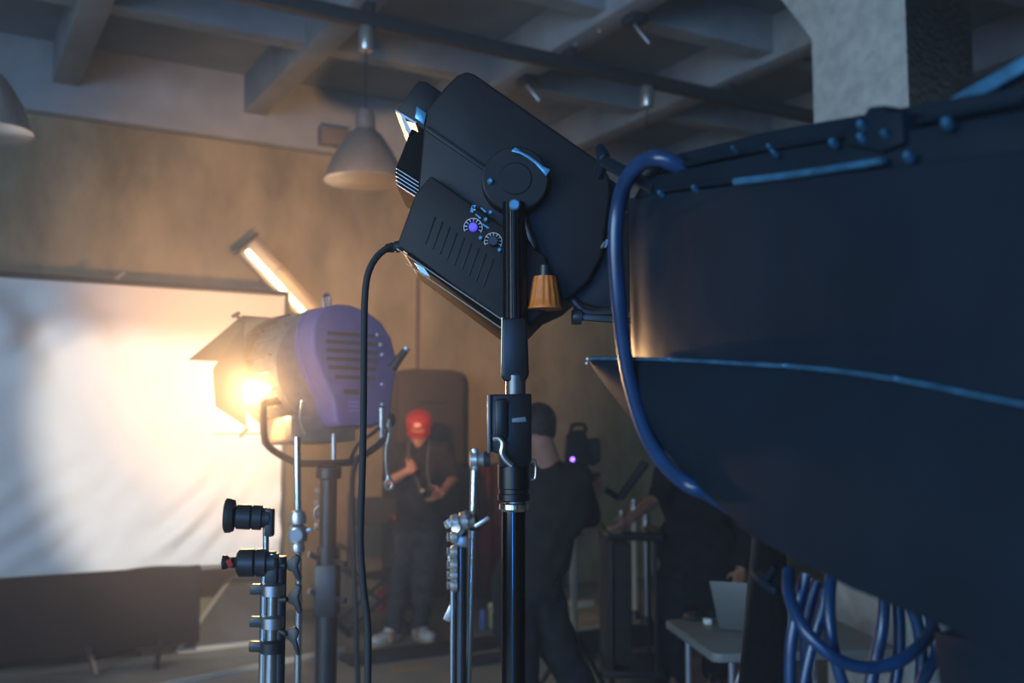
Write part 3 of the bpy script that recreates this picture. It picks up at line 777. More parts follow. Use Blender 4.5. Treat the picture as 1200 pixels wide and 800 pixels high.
tag(MB().bar(sb0, sb1, .05, .03).build('steel_bar', M_steel, bevel=.004), 'short steel bar lying on the floor beyond the striding legs', 'bar')
for (x, y, m, h, lab) in ((566, 737, mat('blue_can', (.06, .14, .4), .4), .15, 'small blue can on the floor by the wall'), (576, 735, mat('yellow_can', (.5, .42, .2), .5), .19, 'small pale yellow can on the floor by the wall'), (586, 739, M_white_enamel, .12, 'small white can on the floor by the wall')):
    c = PZ(x, y, 0); c.z = 0
    tag(MB().lathe(c, UP, [(.026, 0), (.029, .005), (.029, h - .015), (.025, h), (.021, h), (.021, h - .006), (0, h - .006)], 20).build('paint_can', m), lab, 'can', 'cans on the floor by the wall')
rc = PZ(450, 718, 0)
c = PZ(449, 715, 0); c.z = 0
tag(MB().lathe(c, UP, [(.06, 0), (.06, .16), (.05, .18), (0, .185)], 20).build('red_tin', M_redcap), 'small red tin on the floor behind the sneakers', 'tin')

# ------------------------------------------------------------------ table, laptop, mouse
M_table = mat('pale_table_top', (.17, .18, .175), .5, var=.06, scale=5)
M_tleg = mat('table_leg_paint', (.30, .32, .35), .4, metal=.6)
A, B = PZ(778, 725, .735), PZ(836, 766, .735)
e1 = (B - A); e2 = V((-e1.y, e1.x, 0)).normalized()
if e2.x < 0: e2 = -e2
Lt = .75
tb = thing('folding_table', 'pale folding table carrying the open laptop', 'table', A + e1 / 2 + e2 * Lt / 2 - UP * .735)
b = MB()
x_, y_ = e1.normalized(), e2
cr = .04; w_ = e1.length
def rr_(pts): return pts
poly = []
for cx, cy, a0 in ((cr, cr, math.pi), (w_ - cr, cr, 1.5 * math.pi), (w_ - cr, Lt - cr, 0), (cr, Lt - cr, .5 * math.pi)):
    for k in range(6):
        a = a0 + k / 5 * math.pi / 2; poly.append(A + x_ * (cx + cr * math.cos(a)) + y_ * (cy + cr * math.sin(a)))
b.prism([p - UP * .035 for p in poly], UP * .035); b.build('table_top', M_table, tb, bevel=.006)
for s in (.12, .88):
    for t in (.06, w_ - .06):
        MB().cyl(A + x_ * t + y_ * Lt * s - UP * .035, A + x_ * t + y_ * Lt * s - UP * .735, .013).build('leg', M_tleg, tb)
    MB().cyl(A + x_ * .06 + y_ * Lt * s - UP * .55, A + x_ * (w_ - .06) + y_ * Lt * s - UP * .55, .01).build('stretcher', M_tleg, tb)
    MB().cyl(A + x_ * w_ / 2 + y_ * Lt * s - UP * .45, A + x_ * w_ / 2 + y_ * Lt * (s + (.25 if s < .5 else -.25)) - UP * .04, .008).build('brace', M_tleg, tb)
M_laptop = mat('silver_laptop', (.16, .175, .175), .45, metal=.35)
l0, l1 = PZ(843, 737, .738), PZ(898, 741, .738)
lx = (l1 - l0).normalized(); ly = V((-lx.y, lx.x, 0))
lt = thing('laptop', 'open silver laptop on the pale folding table', 'laptop', l0 + lx * .16)
lw = .33
tl_ = l0 + V((-.03, .0, 0)) + UP * .205 - ly * .05
up_ = (tl_ - l0); 
MB().prism([l0, l0 + lx * lw, l0 + lx * lw + up_, tl_], ly * .007).build('lid', M_laptop, lt, bevel=.003)
MB().prism([l0 + ly * .012, l0 + lx * lw + ly * .012, l0 + lx * lw + ly * .235, l0 + ly * .235], UP * .016).build('base', M_laptop, lt, bevel=.003)
MB().cyl(l0 + lx * .03 + UP * .008 + ly * .008, l0 + lx * (lw - .03) + UP * .008 + ly * .008, .007).build('hinge', M_black, lt)
MB().prism([l0 + lx * .012 + up_ * .06 + ly * .0072, l0 + lx * (lw - .012) + up_ * .06 + ly * .0072, l0 + lx * (lw - .012) + up_ * .95 + ly * .0072, l0 + lx * .012 + up_ * .95 + ly * .0072], ly * .001).build('display', mat('laptop_display', (.01, .01, .012), .1), lt)
MB().prism([l0 + lx * .03 + ly * .03 + UP * .0165, l0 + lx * (lw - .03) + ly * .03 + UP * .0165, l0 + lx * (lw - .03) + ly * .13 + UP * .0165, l0 + lx * .03 + ly * .13 + UP * .0165], UP * .001).build('keyboard', M_blackm, lt)
mc = PZ(812, 725, .735)
ms = thing('computer_mouse', 'dark computer mouse on the pale table left of the laptop', 'mouse', mc)
MB().lathe(mc, UP, [(.04, 0), (.042, .008), (.036, .022), (.02, .03), (0, .032)], 24, sx=1.5, xdir=x_).build('shell', M_black, ms)
MB().cyl(mc + UP * .027 + x_ * .02 + y_ * .003, mc + UP * .027 + x_ * .02 - y_ * .003, .008, n=12).build('scroll_wheel', M_steel, ms)
wc = PZ(829, 731, .735)
tag(MB().obox(wc + UP * .012, x_, y_, UP, .04, .03, .024).build('power_adapter', M_white_enamel, bevel=.005), 'small white power adapter on the table at the laptop corner', 'power adapter')

# tall black flag and pale board behind the coiled cables
fa, fb, fcn, fd = P(889, 640, 2.7), P(935, 640, 2.75), P(925, 810, 2.75), P(866, 815, 2.7)
def fl(s, z):
    a = fd + (fa - fd) * ((z - fd.z) / (fa.z - fd.z)); b = V((fcn.x, fcn.y, z))
    return a.lerp(b, s)
z0, z1 = .02, 1.32
flg = thing('black_flag', 'tall black cloth flag standing at the right end of the laptop table', 'flag', V((fd.x, 2.72, 0)))
MB().prism([fl(0, .35), fl(1.0, .35), fl(1.0, z1), fl(0, z1)], V((0, .03, 0))).build('cloth', M_felt, flg, bevel=.004)
for s in (.05, .95):
    MB().bar(fl(s, z1 - .02) + V((0, .04, 0)), V((fl(s, .4).x, 2.8, .015)), .025, .025).build('post', M_blackm, flg)
MB().bar(fl(0, .015) + V((-.05, .08, 0)), fl(1, .015) + V((.05, .08, 0)), .12, .03, side=V((0, 1, 0))).build('foot', M_blackm, flg)
# ------------------------------------------------------------------ stands
def tripod_legs(o, c, z, spread, m, r=.012, n=3, a0=.5, name='leg'):
    for k in range(n):
        a = a0 + k * 2 * math.pi / n
        e = V((c.x + math.cos(a) * spread, c.y + math.sin(a) * spread, .012))
        MB().cyl(V((c.x, c.y, z)) + (e - V((c.x, c.y, z))).normalized() * .01, e, r, r * .9, 10).build(name, m, o)
        
# ---- grip stand lower left with two grip heads
YG = 2.0
def G(x, y, d=0): return P(x, y, YG + d)
gx = G(318, 740)
gs = thing('grip_stand', 'chrome grip stand with two black grip heads at the lower left', 'stand', V((gx.x, YG, 0)))
base = V((gx.x, YG, 0))
M_black_plas = mat('black_plastic', (.02, .02, .02), .5)
MB().cyl(base + UP * .25, V((base.x, YG, G(318, 648).z)), .0125).build('main_tube', M_chrome, gs)
MB().cyl(V((G(308, 700).x, YG + .01, .3)), V((G(308, 700).x, YG + .01, G(308, 660).z)), .0075).build('side_tube', M_chrome, gs)
MB().cyl(V((G(328, 700).x, YG + .008, .25)), V((G(327, 700).x, YG + .008, G(327, 652).z)), .012).build('sleeve_tube', M_black, gs)
for yy in (690, 728, 757):
    z = G(318, yy).z
    MB().lathe(V((base.x + .002, YG, z)), UP, [(.014, -.014), (.022, -.012), (.023, .008), (.015, .013)], 20).build('collar', M_steel if yy != 757 else M_black, gs)
    MB().bar(V((G(309, 0).x, YG, z)), V((G(327, 0).x, YG, z)), .018, .02).build('bridge', M_black, gs, bevel=.003)
def wing(o, p, d, L=.045, m=None):
    d = V(d).normalized(); x, y, z = frame(d)
    b = MB(); b.cyl(p, p + d * .018, .006, n=10)
    q = p + d * .018
    b.prism([q - UP * .008, q + d * .012 - UP * L * .4 , q + d * .024 - UP * L, q + d * .03 - UP * L * .85, q + d * .022, q + d * .028 + UP * L * .6, q + d * .018 + UP * L * .8, q + UP * .008], V((0, .012, 0)))
    return b.build('wing_handle', m or M_black_plas, o, bevel=.003)
wing(gs, G(327, 703), (1, -.2, .15), .034); wing(gs, G(327, 738), (1, -.2, -.5), .03)
tripod_legs(gs, base, .42, .42, M_chrome, .011)
def grip_head(o, c, axis, s=1.0, m=None):
    """two ribbed discs, body and drum along axis"""
    m = m or M_black
    axis = V(axis).normalized()
    k = thing
    b = MB()
    b.lathe(c, axis, [(0, -.045 * s), (.020 * s, -.045 * s), (.027 * s, -.040 * s), (.0275 * s, -.012 * s), (.0235 * s, -.009 * s), (.0275 * s, -.006 * s), (.0275 * s, .012 * s), (.022 * s, .014 * s), (.022 * s, .03 * s), (.0, .03 * s)], 28)
    return b.build('grip_head', m, o, angle=40)
# upper head (disc faces left), post
h1 = grip_head(gs, G(300, 606), V((1, .15, -.05)), .9)
MB().lathe(G(277, 604), V((-1, -.15, .04)), [(.012, 0), (.031, .004), (.034, .012), (.034, .02), (.029, .023), (0, .023)], 32).build('jaw_disc', M_black_plas, h1)
MB().obox(G(316, 612), V((1, 0, 0)), V((0, 1, 0)), UP, .017, .022, .055).build('socket', M_black, h1, bevel=.004)
MB().cyl(G(311.5, 600), G(311.5, 650), .006).build('post', M_chrome, gs)
h2 = grip_head(gs, G(305, 659), V((1, .1, 0)), 1.0)
MB().lathe(G(291, 659), V((-1, -.25, .05)), [(.020, 0), (.018, .01), (.011, .02), (.010, .036), (.014, .042), (.014, .05), (0, .052)], 18).build('tee_knob', M_black_plas, h2)
MB().bar(G(268, 655, -.02), G(272, 664, -.02), .012, .012).build('knob_bar', M_redcap, h2, bevel=.003)
wing(h2, G(325, 662), (1, -.1, -.05), .03)
MB().obox(G(319, 668), V((1, 0, 0)), V((0, 1, 0)), UP, .026, .03, .05).build('body_block', M_black, h2, bevel=.005)

# ---- thin rod stand behind it
YR = 3.0
def R_(x, y, d=0): return P(x, y, YR + d)
rb = V((R_(351, 740).x, YR, 0))
rs = thing('rod_stand', 'thin steel rod stand with silver clamps behind the black grip heads', 'stand', rb)
MB().tube([rb + UP * .3, R_(350, 700), R_(348, 512)], .0105, 12, smooth=False).build('rod', M_chrome, rs)
for yy, s in ((606, 1.0), (625, 1.2), (640, .8)):
    MB().lathe(V((R_(349, yy).x, YR, R_(349, yy).z)), UP, [(.013, -.022 * s), (.024 * s, -.018 * s), (.026 * s, 0), (.022 * s, .016 * s), (.013, .022 * s)], 16).build('clamp', M_alu, rs)
MB().bar(R_(350, 624), R_(366, 620), .016, .012).build('clamp_lever', M_alu, rs, bevel=.003)
MB().cyl(R_(347, 627, -.03), R_(347, 627, -.055), .018).build('clamp_knob', M_alu, rs)
tripod_legs(rs, rb, .5, .4, M_chrome, .011, a0=1.2)

# ---- slim chrome C-stand centre
YM = 2.6
def Mc(x, y, d=0): return P(x, y, YM + d)
mb_ = V((Mc(540, 740).x, YM, 0))
ms_ = thing('century_stand', 'slim chrome stand with a silver knuckle beside the central pole', 'stand', mb_)
MB().cyl(mb_ + UP * .28, V((mb_.x, YM, Mc(538, 622).z)), .0155).build('main_tube', mat('blued_chrome', (.16, .18, .22), .15, metal=1.0), ms_)
MB().cyl(V((Mc(534, 0).x, YM - .01, .3)), V((Mc(534, 0).x, YM - .01, Mc(534, 640).z)), .006).build('edge_tube', M_steel, ms_)
MB().tube([Mc(547, 830, .04), Mc(551, 720, .04), Mc(556, 545, .04)], .0095, 12, smooth=False).build('arm_rod', M_chrome, ms_)
kn = MB().lathe(Mc(541, 611, .0), V((1, .2, .1)), [(0, -.03), (.012, -.03), (.02, -.026), (.022, -.012), (.015, -.008), (.024, -.003), (.026, .012), (.018, .016), (.018, .03), (.012, .034), (0, .034)], 24).build('knuckle', M_alu, ms_)
MB().lathe(Mc(537, 620, -.01), V((-.3, -1, .3)), [(.017, -.012), (.018, .004), (.012, .008), (.012, .018), (0, .02)], 16).build('lock_knob', M_alu, kn)
MB().lathe(Mc(547, 604, -.01), V((.2, -1, .5)), [(.013, -.012), (.014, .004), (.008, .012), (0, .014)], 14).build('lock_knob', M_steel, kn)
MB().obox(Mc(541, 634, .0), V((1, 0, 0)), V((0, 1, 0)), UP, .036, .034, .03).build('socket', M_steel, kn, bevel=.005)
MB().lathe(Mc(553, 612, .03), V((1, .2, .1)), [(.018, -.01), (.022, 0), (.02, .014), (0, .016)], 20).build('drum', M_black, kn)
MB().bar(Mc(556, 617), Mc(573, 606), .014, .01).build('wing_handle', M_alu, kn, bevel=.002)
MB().bar(Mc(533, 612), Mc(522, 617), .014, .012).build('tee_handle', M_alu, kn, bevel=.002)
MB().cyl(Mc(524, 609), Mc(529, 616), .013).build('tee_knob', M_alu, kn)
for yy in (628, 645, 660, 672, 684):
    MB().lathe(V((Mc(533, yy).x, YM - .02, Mc(533, yy).z)), V((-1, -.2, 0)), [(.018, -.005), (.017, .005), (.010, .012), (.012, .018), (0, .02)], 12).build('bolt', M_alu, ms_)
MB().tube([Mc(531, 640, -.02), Mc(527, 650, -.02), Mc(529, 662, -.02)], .006, 8).build('tee_bail', M_alu, ms_)
tp_ = MB().lathe(Mc(556, 538, .04), V((1, .1, 0)), [(0, -.012), (.022, -.012), (.024, .004), (.018, .008), (.018, .03), (0, .03)], 20).build('top_knuckle', M_alu, ms_)
MB().obox(Mc(557, 538, .04), V((1, 0, 0)), V((0, 1, 0)), UP, .016, .03, .06).build('knuckle_jaw', M_steel, tp_, bevel=.004)
MB().lathe(Mc(566, 538, .04), V((1, .1, 0)), [(.016, 0), (.021, .004), (.021, .018), (0, .02)], 16).build('knuckle_knob', M_black, tp_)
MB().bar(Mc(534, 704), Mc(523, 727), .012, .02).build('lever', M_alu, ms_, bevel=.003)
tripod_legs(ms_, mb_, .45, .45, M_chrome, .011, a0=.2)

# ---- big fresnel stand
YF = 3.55
fb_ = V((P(383, 700, YF).x, YF, 0))
fs = thing('lamp_stand', 'thick black stand under the blue studio lamp', 'stand', fb_)
zt2 = P(383, 545, YF).z
MB().cyl(fb_ + UP * .22, V((fb_.x, YF, P(383, 640, YF).z)), .038).build('lower_tube', M_black, fs)
MB().cyl(V((fb_.x, YF, P(383, 645, YF).z)), V((fb_.x, YF, zt2 - .0)), .030).build('upper_tube', M_black, fs)
MB().obox(V((fb_.x, YF, P(383, 690, YF).z)), V((1, 0, 0)), V((0, 1, 0)), UP, .082, .09, .18).build('winch_box', M_black, fs, bevel=.01)
MB().lathe(V((fb_.x, YF, P(383, 548, YF).z)), UP, [(.032, -.04), (.045, -.035), (.045, .0), (.03, .008), (0, .008)], 20).build('top_collar', M_black, fs)
for (x, y, dx) in ((369, 655, -1), (369, 698, -1), (397, 657, 1), (397, 700, 1)):
    MB().bar(P(383 + dx * 8, y, YF - .02), P(383 + dx * 22, y - (6 if dx < 0 else -4), YF - .06), .016, .02).build('lever', M_steel if dx < 0 else M_black, fs, bevel=.003)
for yy in (575, 588, 602, 616):
    MB().lathe(V((fb_.x - .032, YF - .012, P(383, yy, YF).z)), V((-1, -.3, 0)), [(.012, 0), (.012, .01), (.006, .014), (0, .014)], 10).build('bolt', M_alu, fs)
MB().tube([P(374, 592, YF - .03), P(369, 598, YF - .03), P(370, 608, YF - .03), P(375, 610, YF - .03)], .004, 8).build('wire_ring', M_steel, fs)
tripod_legs(fs, fb_, .62, .62, M_black, .018, a0=.9)
MB().cyl(fb_ + UP * .16, fb_ + UP * .24, .05).build('leg_hub', M_black, fs)

# ---- central stand
YS = 1.75
def S(x, y, d=0): return P(x, y, YS + d)
sb_ = V((S(602, 740).x, YS, 0))
st = thing('light_stand', 'black tube stand in the centre holding the large dark spotlight', 'stand', sb_)
mpx = YS / F
M_bluegloss = mat('gloss_black_tube', (.05, .055, .065), .12, metal=1.0)
M_dkchrome = mat('dark_chrome', (.26, .29, .34), .16, metal=1.0)
M_satin = mat('satin_black', (.006, .006, .007), .34, var=.2, scale=40, spec=.3)
MB().cyl(sb_ + UP * .3, V((sb_.x, YS, S(602, 592).z)), 14 * mpx).build('lower_tube', M_bluegloss, st)
MB().cyl(V((S(604, 0).x, YS, S(602, 600).z)), V((S(604, 0).x, YS, S(604, 440).z)), 12 * mpx).build('upper_tube', mat('grey_tube', (.10, .10, .105), .3, metal=.5), st)
MB().lathe(V((S(602, 0).x, YS, S(602, 587).z)), UP, [(15 * mpx, 0), (19 * mpx, .002), (19 * mpx, 8 * mpx), (17.5 * mpx, 9 * mpx), (17.5 * mpx, 14 * mpx), (18.5 * mpx, 15 * mpx), (18.5 * mpx, 42 * mpx), (14 * mpx, 44 * mpx)], 32).build('lower_collar', M_satin, st)
ck_ = MB().pp([(574, 462), (623, 461), (623, 540), (616, 548), (586, 548), (584, 531), (574, 529)], YS - .026, .056).build('clamp_block', M_satin, st, bevel=.003)
MB().pp([(571, 462), (575, 462), (575, 531), (571, 531)], YS - .034, .07).build('side_plate', mat('worn_plate_edge', (.14, .13, .125), .35, metal=.6), ck_, bevel=.001)
MB().pp([(580, 468), (592, 466), (595, 470), (595, 512), (590, 517), (580, 514)], YS - .036, .012).build('raised_panel', M_satin, ck_, bevel=.003)
MB().pp([(600, 490), (616, 488), (617, 494), (600, 495)], YS - .03, .006).build('label_plate', mat('worn_label', (.10, .13, .16), .5), ck_, bevel=.0008)
lv = MB(); lv.tube([S(579, 514, -.04), S(585, 514.5, -.046), S(589, 520, -.05), S(588, 530, -.05), S(592, 538, -.05), S(600, 546, -.05)], [3 * mpx, 3 * mpx, 3.6 * mpx, 4 * mpx, 3.6 * mpx, 3 * mpx], 10)
lv.build('locking_lever', M_steel, ck_)
MB().tube([S(622, 538), S(627, 540), S(628, 548), S(627, 560), S(622, 562)], 1.4 * mpx, 8).build('wire_bail', M_steel, st)
MB().lathe(V((S(602, 0).x, YS, S(602, 596).z)), UP, [(14.5 * mpx, -.004), (17 * mpx, 0), (17 * mpx, .008), (14 * mpx, .01)], 28).build('ring', M_chrome, st)
tripod_legs(st, sb_, .62, .5, M_black, .013, a0=.35)
MB().cyl(sb_ + UP * .25, sb_ + UP * .36, .032).build('leg_hub', M_black, st)
# ------------------------------------------------------------------ central dark spotlight
M_body = mat('charcoal_housing', (.010, .0105, .012), .5, spec=.25, var=.12, scale=14, bump=.03, bscale=300)
M_body2 = mat('charcoal_housing_side', (.013, .0115, .0115), .55, spec=.25, var=.1, scale=10)
M_edge = mat('lit_pale_metal_edge', (.5, .47, .43), .4, metal=.8)  # pale metal paints the light caught on cap underside and vent edges
M_teal = mat('blue_lit_metal', (.10, .28, .42), .3, metal=.5)
M_lbl = mat('pale_scale_print', (.55, .56, .55), .6)
M_dimblack = mat('dimmed_black', (.005, .005, .005), .8, spec=.1)  # darkened to keep vents and front rail dim in warm light
sp = thing('spotlight', 'large dark boxy spotlight tilted on the central black stand', 'spotlight', S(602, 447))
# main shell (tilted box seen from its side), smaller rear cap, vent pack, lower shell
MB().pp([(520, 103), (535, 88), (546, 83), (556, 86), (701, 187), (714, 206), (716, 226), (706, 300), (690, 330), (668, 349), (640, 362), (600, 300), (490, 222), (498, 130)], YS + .05, .30).build('main_shell', M_body, sp, bevel=.006, seg=3)
MB().pp([(490, 93), (500, 95), (519, 108), (508, 160), (487, 146), (464, 129)], YS + .055, .22).build('rear_cap', M_body, sp, bevel=.006)
MB().pp([(463.5, 128.5), (488, 143), (487, 145.5), (463.5, 131)], YS + .05, .2).build('cap_lit_underside', M_edge, sp)  # bright strip stands in for the lit underside of the cap
MB().pp([(469, 133), (473, 135), (482, 153), (479, 157), (474, 148)], YS + .052, .02).build('cap_bracket', M_edge, sp)
MB().pp([(482, 150), (510, 165), (500, 240), (470, 216), (463, 206), (464, 196)], YS + .058, .22).build('vent_pack', M_dimblack, sp, bevel=.003)
for k in range(5):
    x, y = 463.5, 196 + k * 4.6
    MB().pp([(x, y), (x + 27, y + 17), (x + 27, y + 18.3), (x, y + 1.4)], YS + .054, .19).build('vent_fin', M_dimblack, sp)
    MB().pp([(x, y + .2), (x + 27, y + 17.2), (x + 27, y + 18.2), (x, y + 1.2)], YS + .052, .002).build('vent_lit_line', M_edge, sp)  # thin pale strips paint the lit lines along the fins
MB().pp([(487, 226), (505, 205), (640, 300), (646, 356), (622, 381), (590, 380), (467, 289), (466, 284)], YS + .02, .30).build('lower_shell', M_body2, sp, bevel=.005, seg=3)
# long recessed line on the shell and dark accessory rail
MB().pp([(500, 146), (610, 222), (608, 228), (498, 152)], YS + .044, .012).build('shell_rail', M_body, sp, bevel=.002)
MB().pp([(488, 124), (500, 132), (497, 146), (486, 138)], YS + .047, .012).build('latch', M_teal, sp, bevel=.002)
MB().pp([(475, 299), (479, 295), (589, 376), (587, 383)], YS + .015, .31).build('front_rail', M_dimblack, sp, bevel=.002)
for a, b in (((465, 291), (588, 374)), ((476, 308), (587, 384))):
    MB().tube([S(a[0], a[1], .012), S(b[0], b[1], .012)], .0013, 6, smooth=False).build('rail_edge', M_edge, sp)
MB().pp([(485, 307), (497, 314), (504, 324), (494, 320)], YS + .012, .02).build('rail_glint_plate', M_steel, sp)
for k in range(9):
    x0, y0 = 497 + k * 8.5, 268 + k * 6.2
    MB().pp([(x0 + 12, y0 - 15), (x0 + 14, y0 - 14), (x0 + 2, y0 + 18), (x0, y0 + 17)], YS + .0185, .004).build('cooling_rib', M_body2, sp, bevel=.001)
# yoke: pivot disc, arc, ribbed arm
pc_ = S(604, 207, .0)
MB().lathe(pc_ + V((0, .05, 0)), V((0, -1, 0)), [(.062, 0), (.06, .034), (.057, .036), (.03, .0362), (.028, .038), (0, .038)], 48).build('pivot_disc', M_body, sp, angle=30)
arc = []
outer = [(600, 171), (607, 174), (618, 179), (630, 186), (637, 192), (645, 196)]
inner = [(640, 206), (636, 200), (629, 193), (620, 186), (610, 180), (599, 178)]
ar = MB()
for p in outer + inner: pass
ar.pp([(599, 177), (604, 172), (610, 177), (620, 182), (629, 188.5), (636, 194.5), (645, 198.5), (640, 206), (634, 199), (627, 191), (618, 184.5), (609, 179.5)], YS - .002, .01)
ar.build('disc_highlight_arc', M_teal, sp, bevel=.0006)  # blue arc is the painted highlight on the pivot disc edge
# ribbed arm: fluted section
def fluted(p_top, p_bot, w0, w1, ribs, d):
    b = MB(); x = V((1, 0, 0)); n = ribs * 4
    def section(c, w):
        pts = []
        for i in range(n + 1):
            s = i / n
            dep = 0.0 if (i % 4 in (0, 1)) else .0042
            if i == 0 or i == n: dep = .004
            bulge = .012 * (1 - (2 * s - 1) ** 2)
            pts.append(c + x * (s - .5) * w + V((0, dep - bulge, 0)))
        pts.append(c + x * .5 * w + V((0, d, 0))); pts.append(c - x * .5 * w + V((0, d, 0)))
        return pts
    a, bb = section(p_top, w0), section(p_bot, w1); m = len(a)
    fs = [(i, (i + 1) % m, m + (i + 1) % m, m + i) for i in range(m)] + [tuple(range(m - 1, -1, -1)), tuple(range(m, 2 * m))]
    b.add(a + bb, fs); return b
ya = MB()
fluted(S(602, 236, -.004), S(603, 374, -.004), 26 * mpx, 28 * mpx, 6, .03).build('ribbed_arm', M_satin, sp, angle=25)
MB().pp([(588.5, 372), (617, 372), (618.5, 392), (619.5, 424), (620, 440), (614, 447), (592, 447), (586.5, 440), (587.5, 424), (588, 392)], YS - .016, .045).build('arm_foot', M_satin, sp, bevel=.004, seg=3)
MB().tube([S(588.4, 372, -.012), S(587.6, 440, -.012)], .0011, 6, smooth=False).build('arm_edge', M_edge, sp)
MB().lathe(S(603, 240.5, -.012), V((0, -1, 0)), [(.010, 0), (.010, .006), (.0075, .009), (0, .009)], 24).build('arm_bolt', M_teal, sp)
MB().lathe(S(575, 213, .016), V((0, -1, 0)), [(.0062, 0), (.006, .006), (.003, .01), (0, .01)], 14).build('small_bolt', M_teal, sp)
MB().pp([(612, 255), (616, 253), (629, 287), (626, 293), (618, 278)], YS - .0, .02).build('arm_gusset', M_satin, sp, bevel=.002)
# control panel: dials with printed scales, knobs and a violet display glow
def dial(x, y, r, name, mm, knob):
    c = S(x, y, .019)
    k = MB().lathe(c, V((0, -1, 0)), [(knob * mpx, 0), (knob * mpx, .007), (knob * .8 * mpx, .010), (0, .010)], 28).build(name, mm, sp)
    sc_ = MB()
    pts = [c + V((math.cos(a) * r * mpx, -.0015, math.sin(a) * r * mpx)) for a in [(-35 + i * 9.6) * math.pi / 180 for i in range(26)]]
    sc_.tube(pts, .00075, 6, smooth=False)
    for i in range(9):
        a = (-25 + i * 28) * math.pi / 180
        d = V((math.cos(a), 0, math.sin(a)))
        sc_.bar(c + d * (r - 4) * mpx + V((0, -.0015, 0)), c + d * r * mpx + V((0, -.0015, 0)), .0012, .0012)
    plabel(sc_.build('dial_scale', M_lbl, k), 'pale printed dial scale')
    return k
M_violet = mat('violet_knob', (.06, .05, .5), .35, emit=(.10, .07, 1.0), estr=.9)
M_knob = mat('dial_black', (.015, .016, .02), .35)
dial(554.5, 266.5, 11, 'violet_dial', M_violet, 5.2)
dial(578, 283, 10.5, 'dial', M_knob, 6.5)
for (x, y) in ((569.5, 258), (575, 249.5), (563.5, 279.5), (585.5, 293.5)):
    MB().lathe(S(x, y, .019), V((0, -1, 0)), [(2.6 * mpx, 0), (2.6 * mpx, .008), (1.6 * mpx, .010), (0, .010)], 16).build('push_knob', M_teal, sp)
for (x, y, w) in ((568, 246, 5), (562, 253.5, 5), (556, 244, 3), (571, 265, 6)):
    MB().pp([(x - w, y - 2.2), (x - w + 1, y - 3.2), (x + w * .4, y + 1.6), (x + w * .4 - 1.5, y + 3)], YS + .0175, .004).build('switch', M_teal if w > 3 else M_lbl, sp)
MB().pp([(553, 240.5), (558, 240), (554, 249), (551, 248)], YS + .0175, .004).build('indicator', M_teal, sp)
# orange ribbed knob
kt = S(638.5, 323, .0)
okp = [(13.0, 0), (13.8, 1.5), (14.6, 6), (16.5, 16), (18.3, 27), (19.6, 34), (20.6, 37), (20.6, 39), (0, 39.5)]
M_orange = mat('orange_knob', (.52, .14, .018), .45, var=.12, scale=60)
okb = MB().lathe(kt + V((0, .01, 0)), V((0, 0, -1)), [(r * mpx, h * mpx) for r, h in [(0, 0)] + okp], 56, rib=lambda a, k: 1 - (.10 if (k > 1 and k < 7) else 0) * (0.5 + .5 * math.cos(a * 14)))
plabel(okb.build('tilt_lock_knob', M_orange, sp, angle=60), 'orange ribbed knob')
MB().cyl(kt + V((0, .01, .02)), kt + V((0, .01, 0)), .009).build('knob_shaft', M_black, sp)
# front barn door bits on the right
fd_ = MB().pp([(713, 208), (738, 225), (738, 366), (690, 358), (668, 349), (690, 318), (706, 296)], YS + .085, .02).build('front_door', M_body, sp, bevel=.002)
MB().bar(S(666, 346, .07), S(693, 309, .07), .008, .006).build('door_edge', M_steel, sp)
MB().bar(S(708, 290, .07), S(712, 281, .07), .008, .006).build('door_edge', M_steel, sp)
MB().tube([S(664, 348, .08), S(672, 353, .07), S(684, 364, .07), S(700, 366, .07), S(736, 364, .07)], .009, 10).build('door_arm', M_black, sp)
MB().bar(S(676, 371, .066), S(742, 376, .066), .012, .012).build('door_rod', M_black, sp, bevel=.002)
MB().lathe(S(674, 371, .066), V((-1, 0, .05)), [(.014, -.012), (.015, 0), (.013, .005), (.005, .007), (0, .007)], 18).build('rod_knob', M_black, sp)
MB().cyl(S(674, 364, .07), S(674, 380, .07), .007).build('rod_pin', M_black, sp)
# power cable of the spotlight
pcb = thing('power_cable', 'black power cable hanging from the rear of the central spotlight', 'cable', S(432, 800))
cpts = [(463, 288, .03), (452, 292, .02), (440, 303, .01), (431, 322, 0), (427.5, 350, -.0), (426.5, 400, 0), (426, 470, 0), (425, 540, 0), (423, 600, 0), (422.5, 640, 0), (426, 690, 0), (431, 735, 0), (431, 800, 0), (429, 860, 0)]
end = V((S(429, 860).x, YS + .05, 0))
last = S(429, 860)
MB().tube([S(*p) for p in cpts] + [V((last.x, YS + .03, .45)), V((end.x - .02, YS + .08, .05)), V((end.x - .1, YS + .3, .008)), V((end.x - .3, YS + .8, .008))], 4.1 * mpx, 12).build('cord', M_blackm, pcb)
MB().lathe(S(466, 289, .03), V((-1, 0, -.15)), [(.009, -.012), (.0105, -.004), (.0105, .004), (.0085, .006), (.0095, .01), (.0085, .014), (.0075, .022), (0, .022)], 18).build('cable_gland', M_black, pcb)

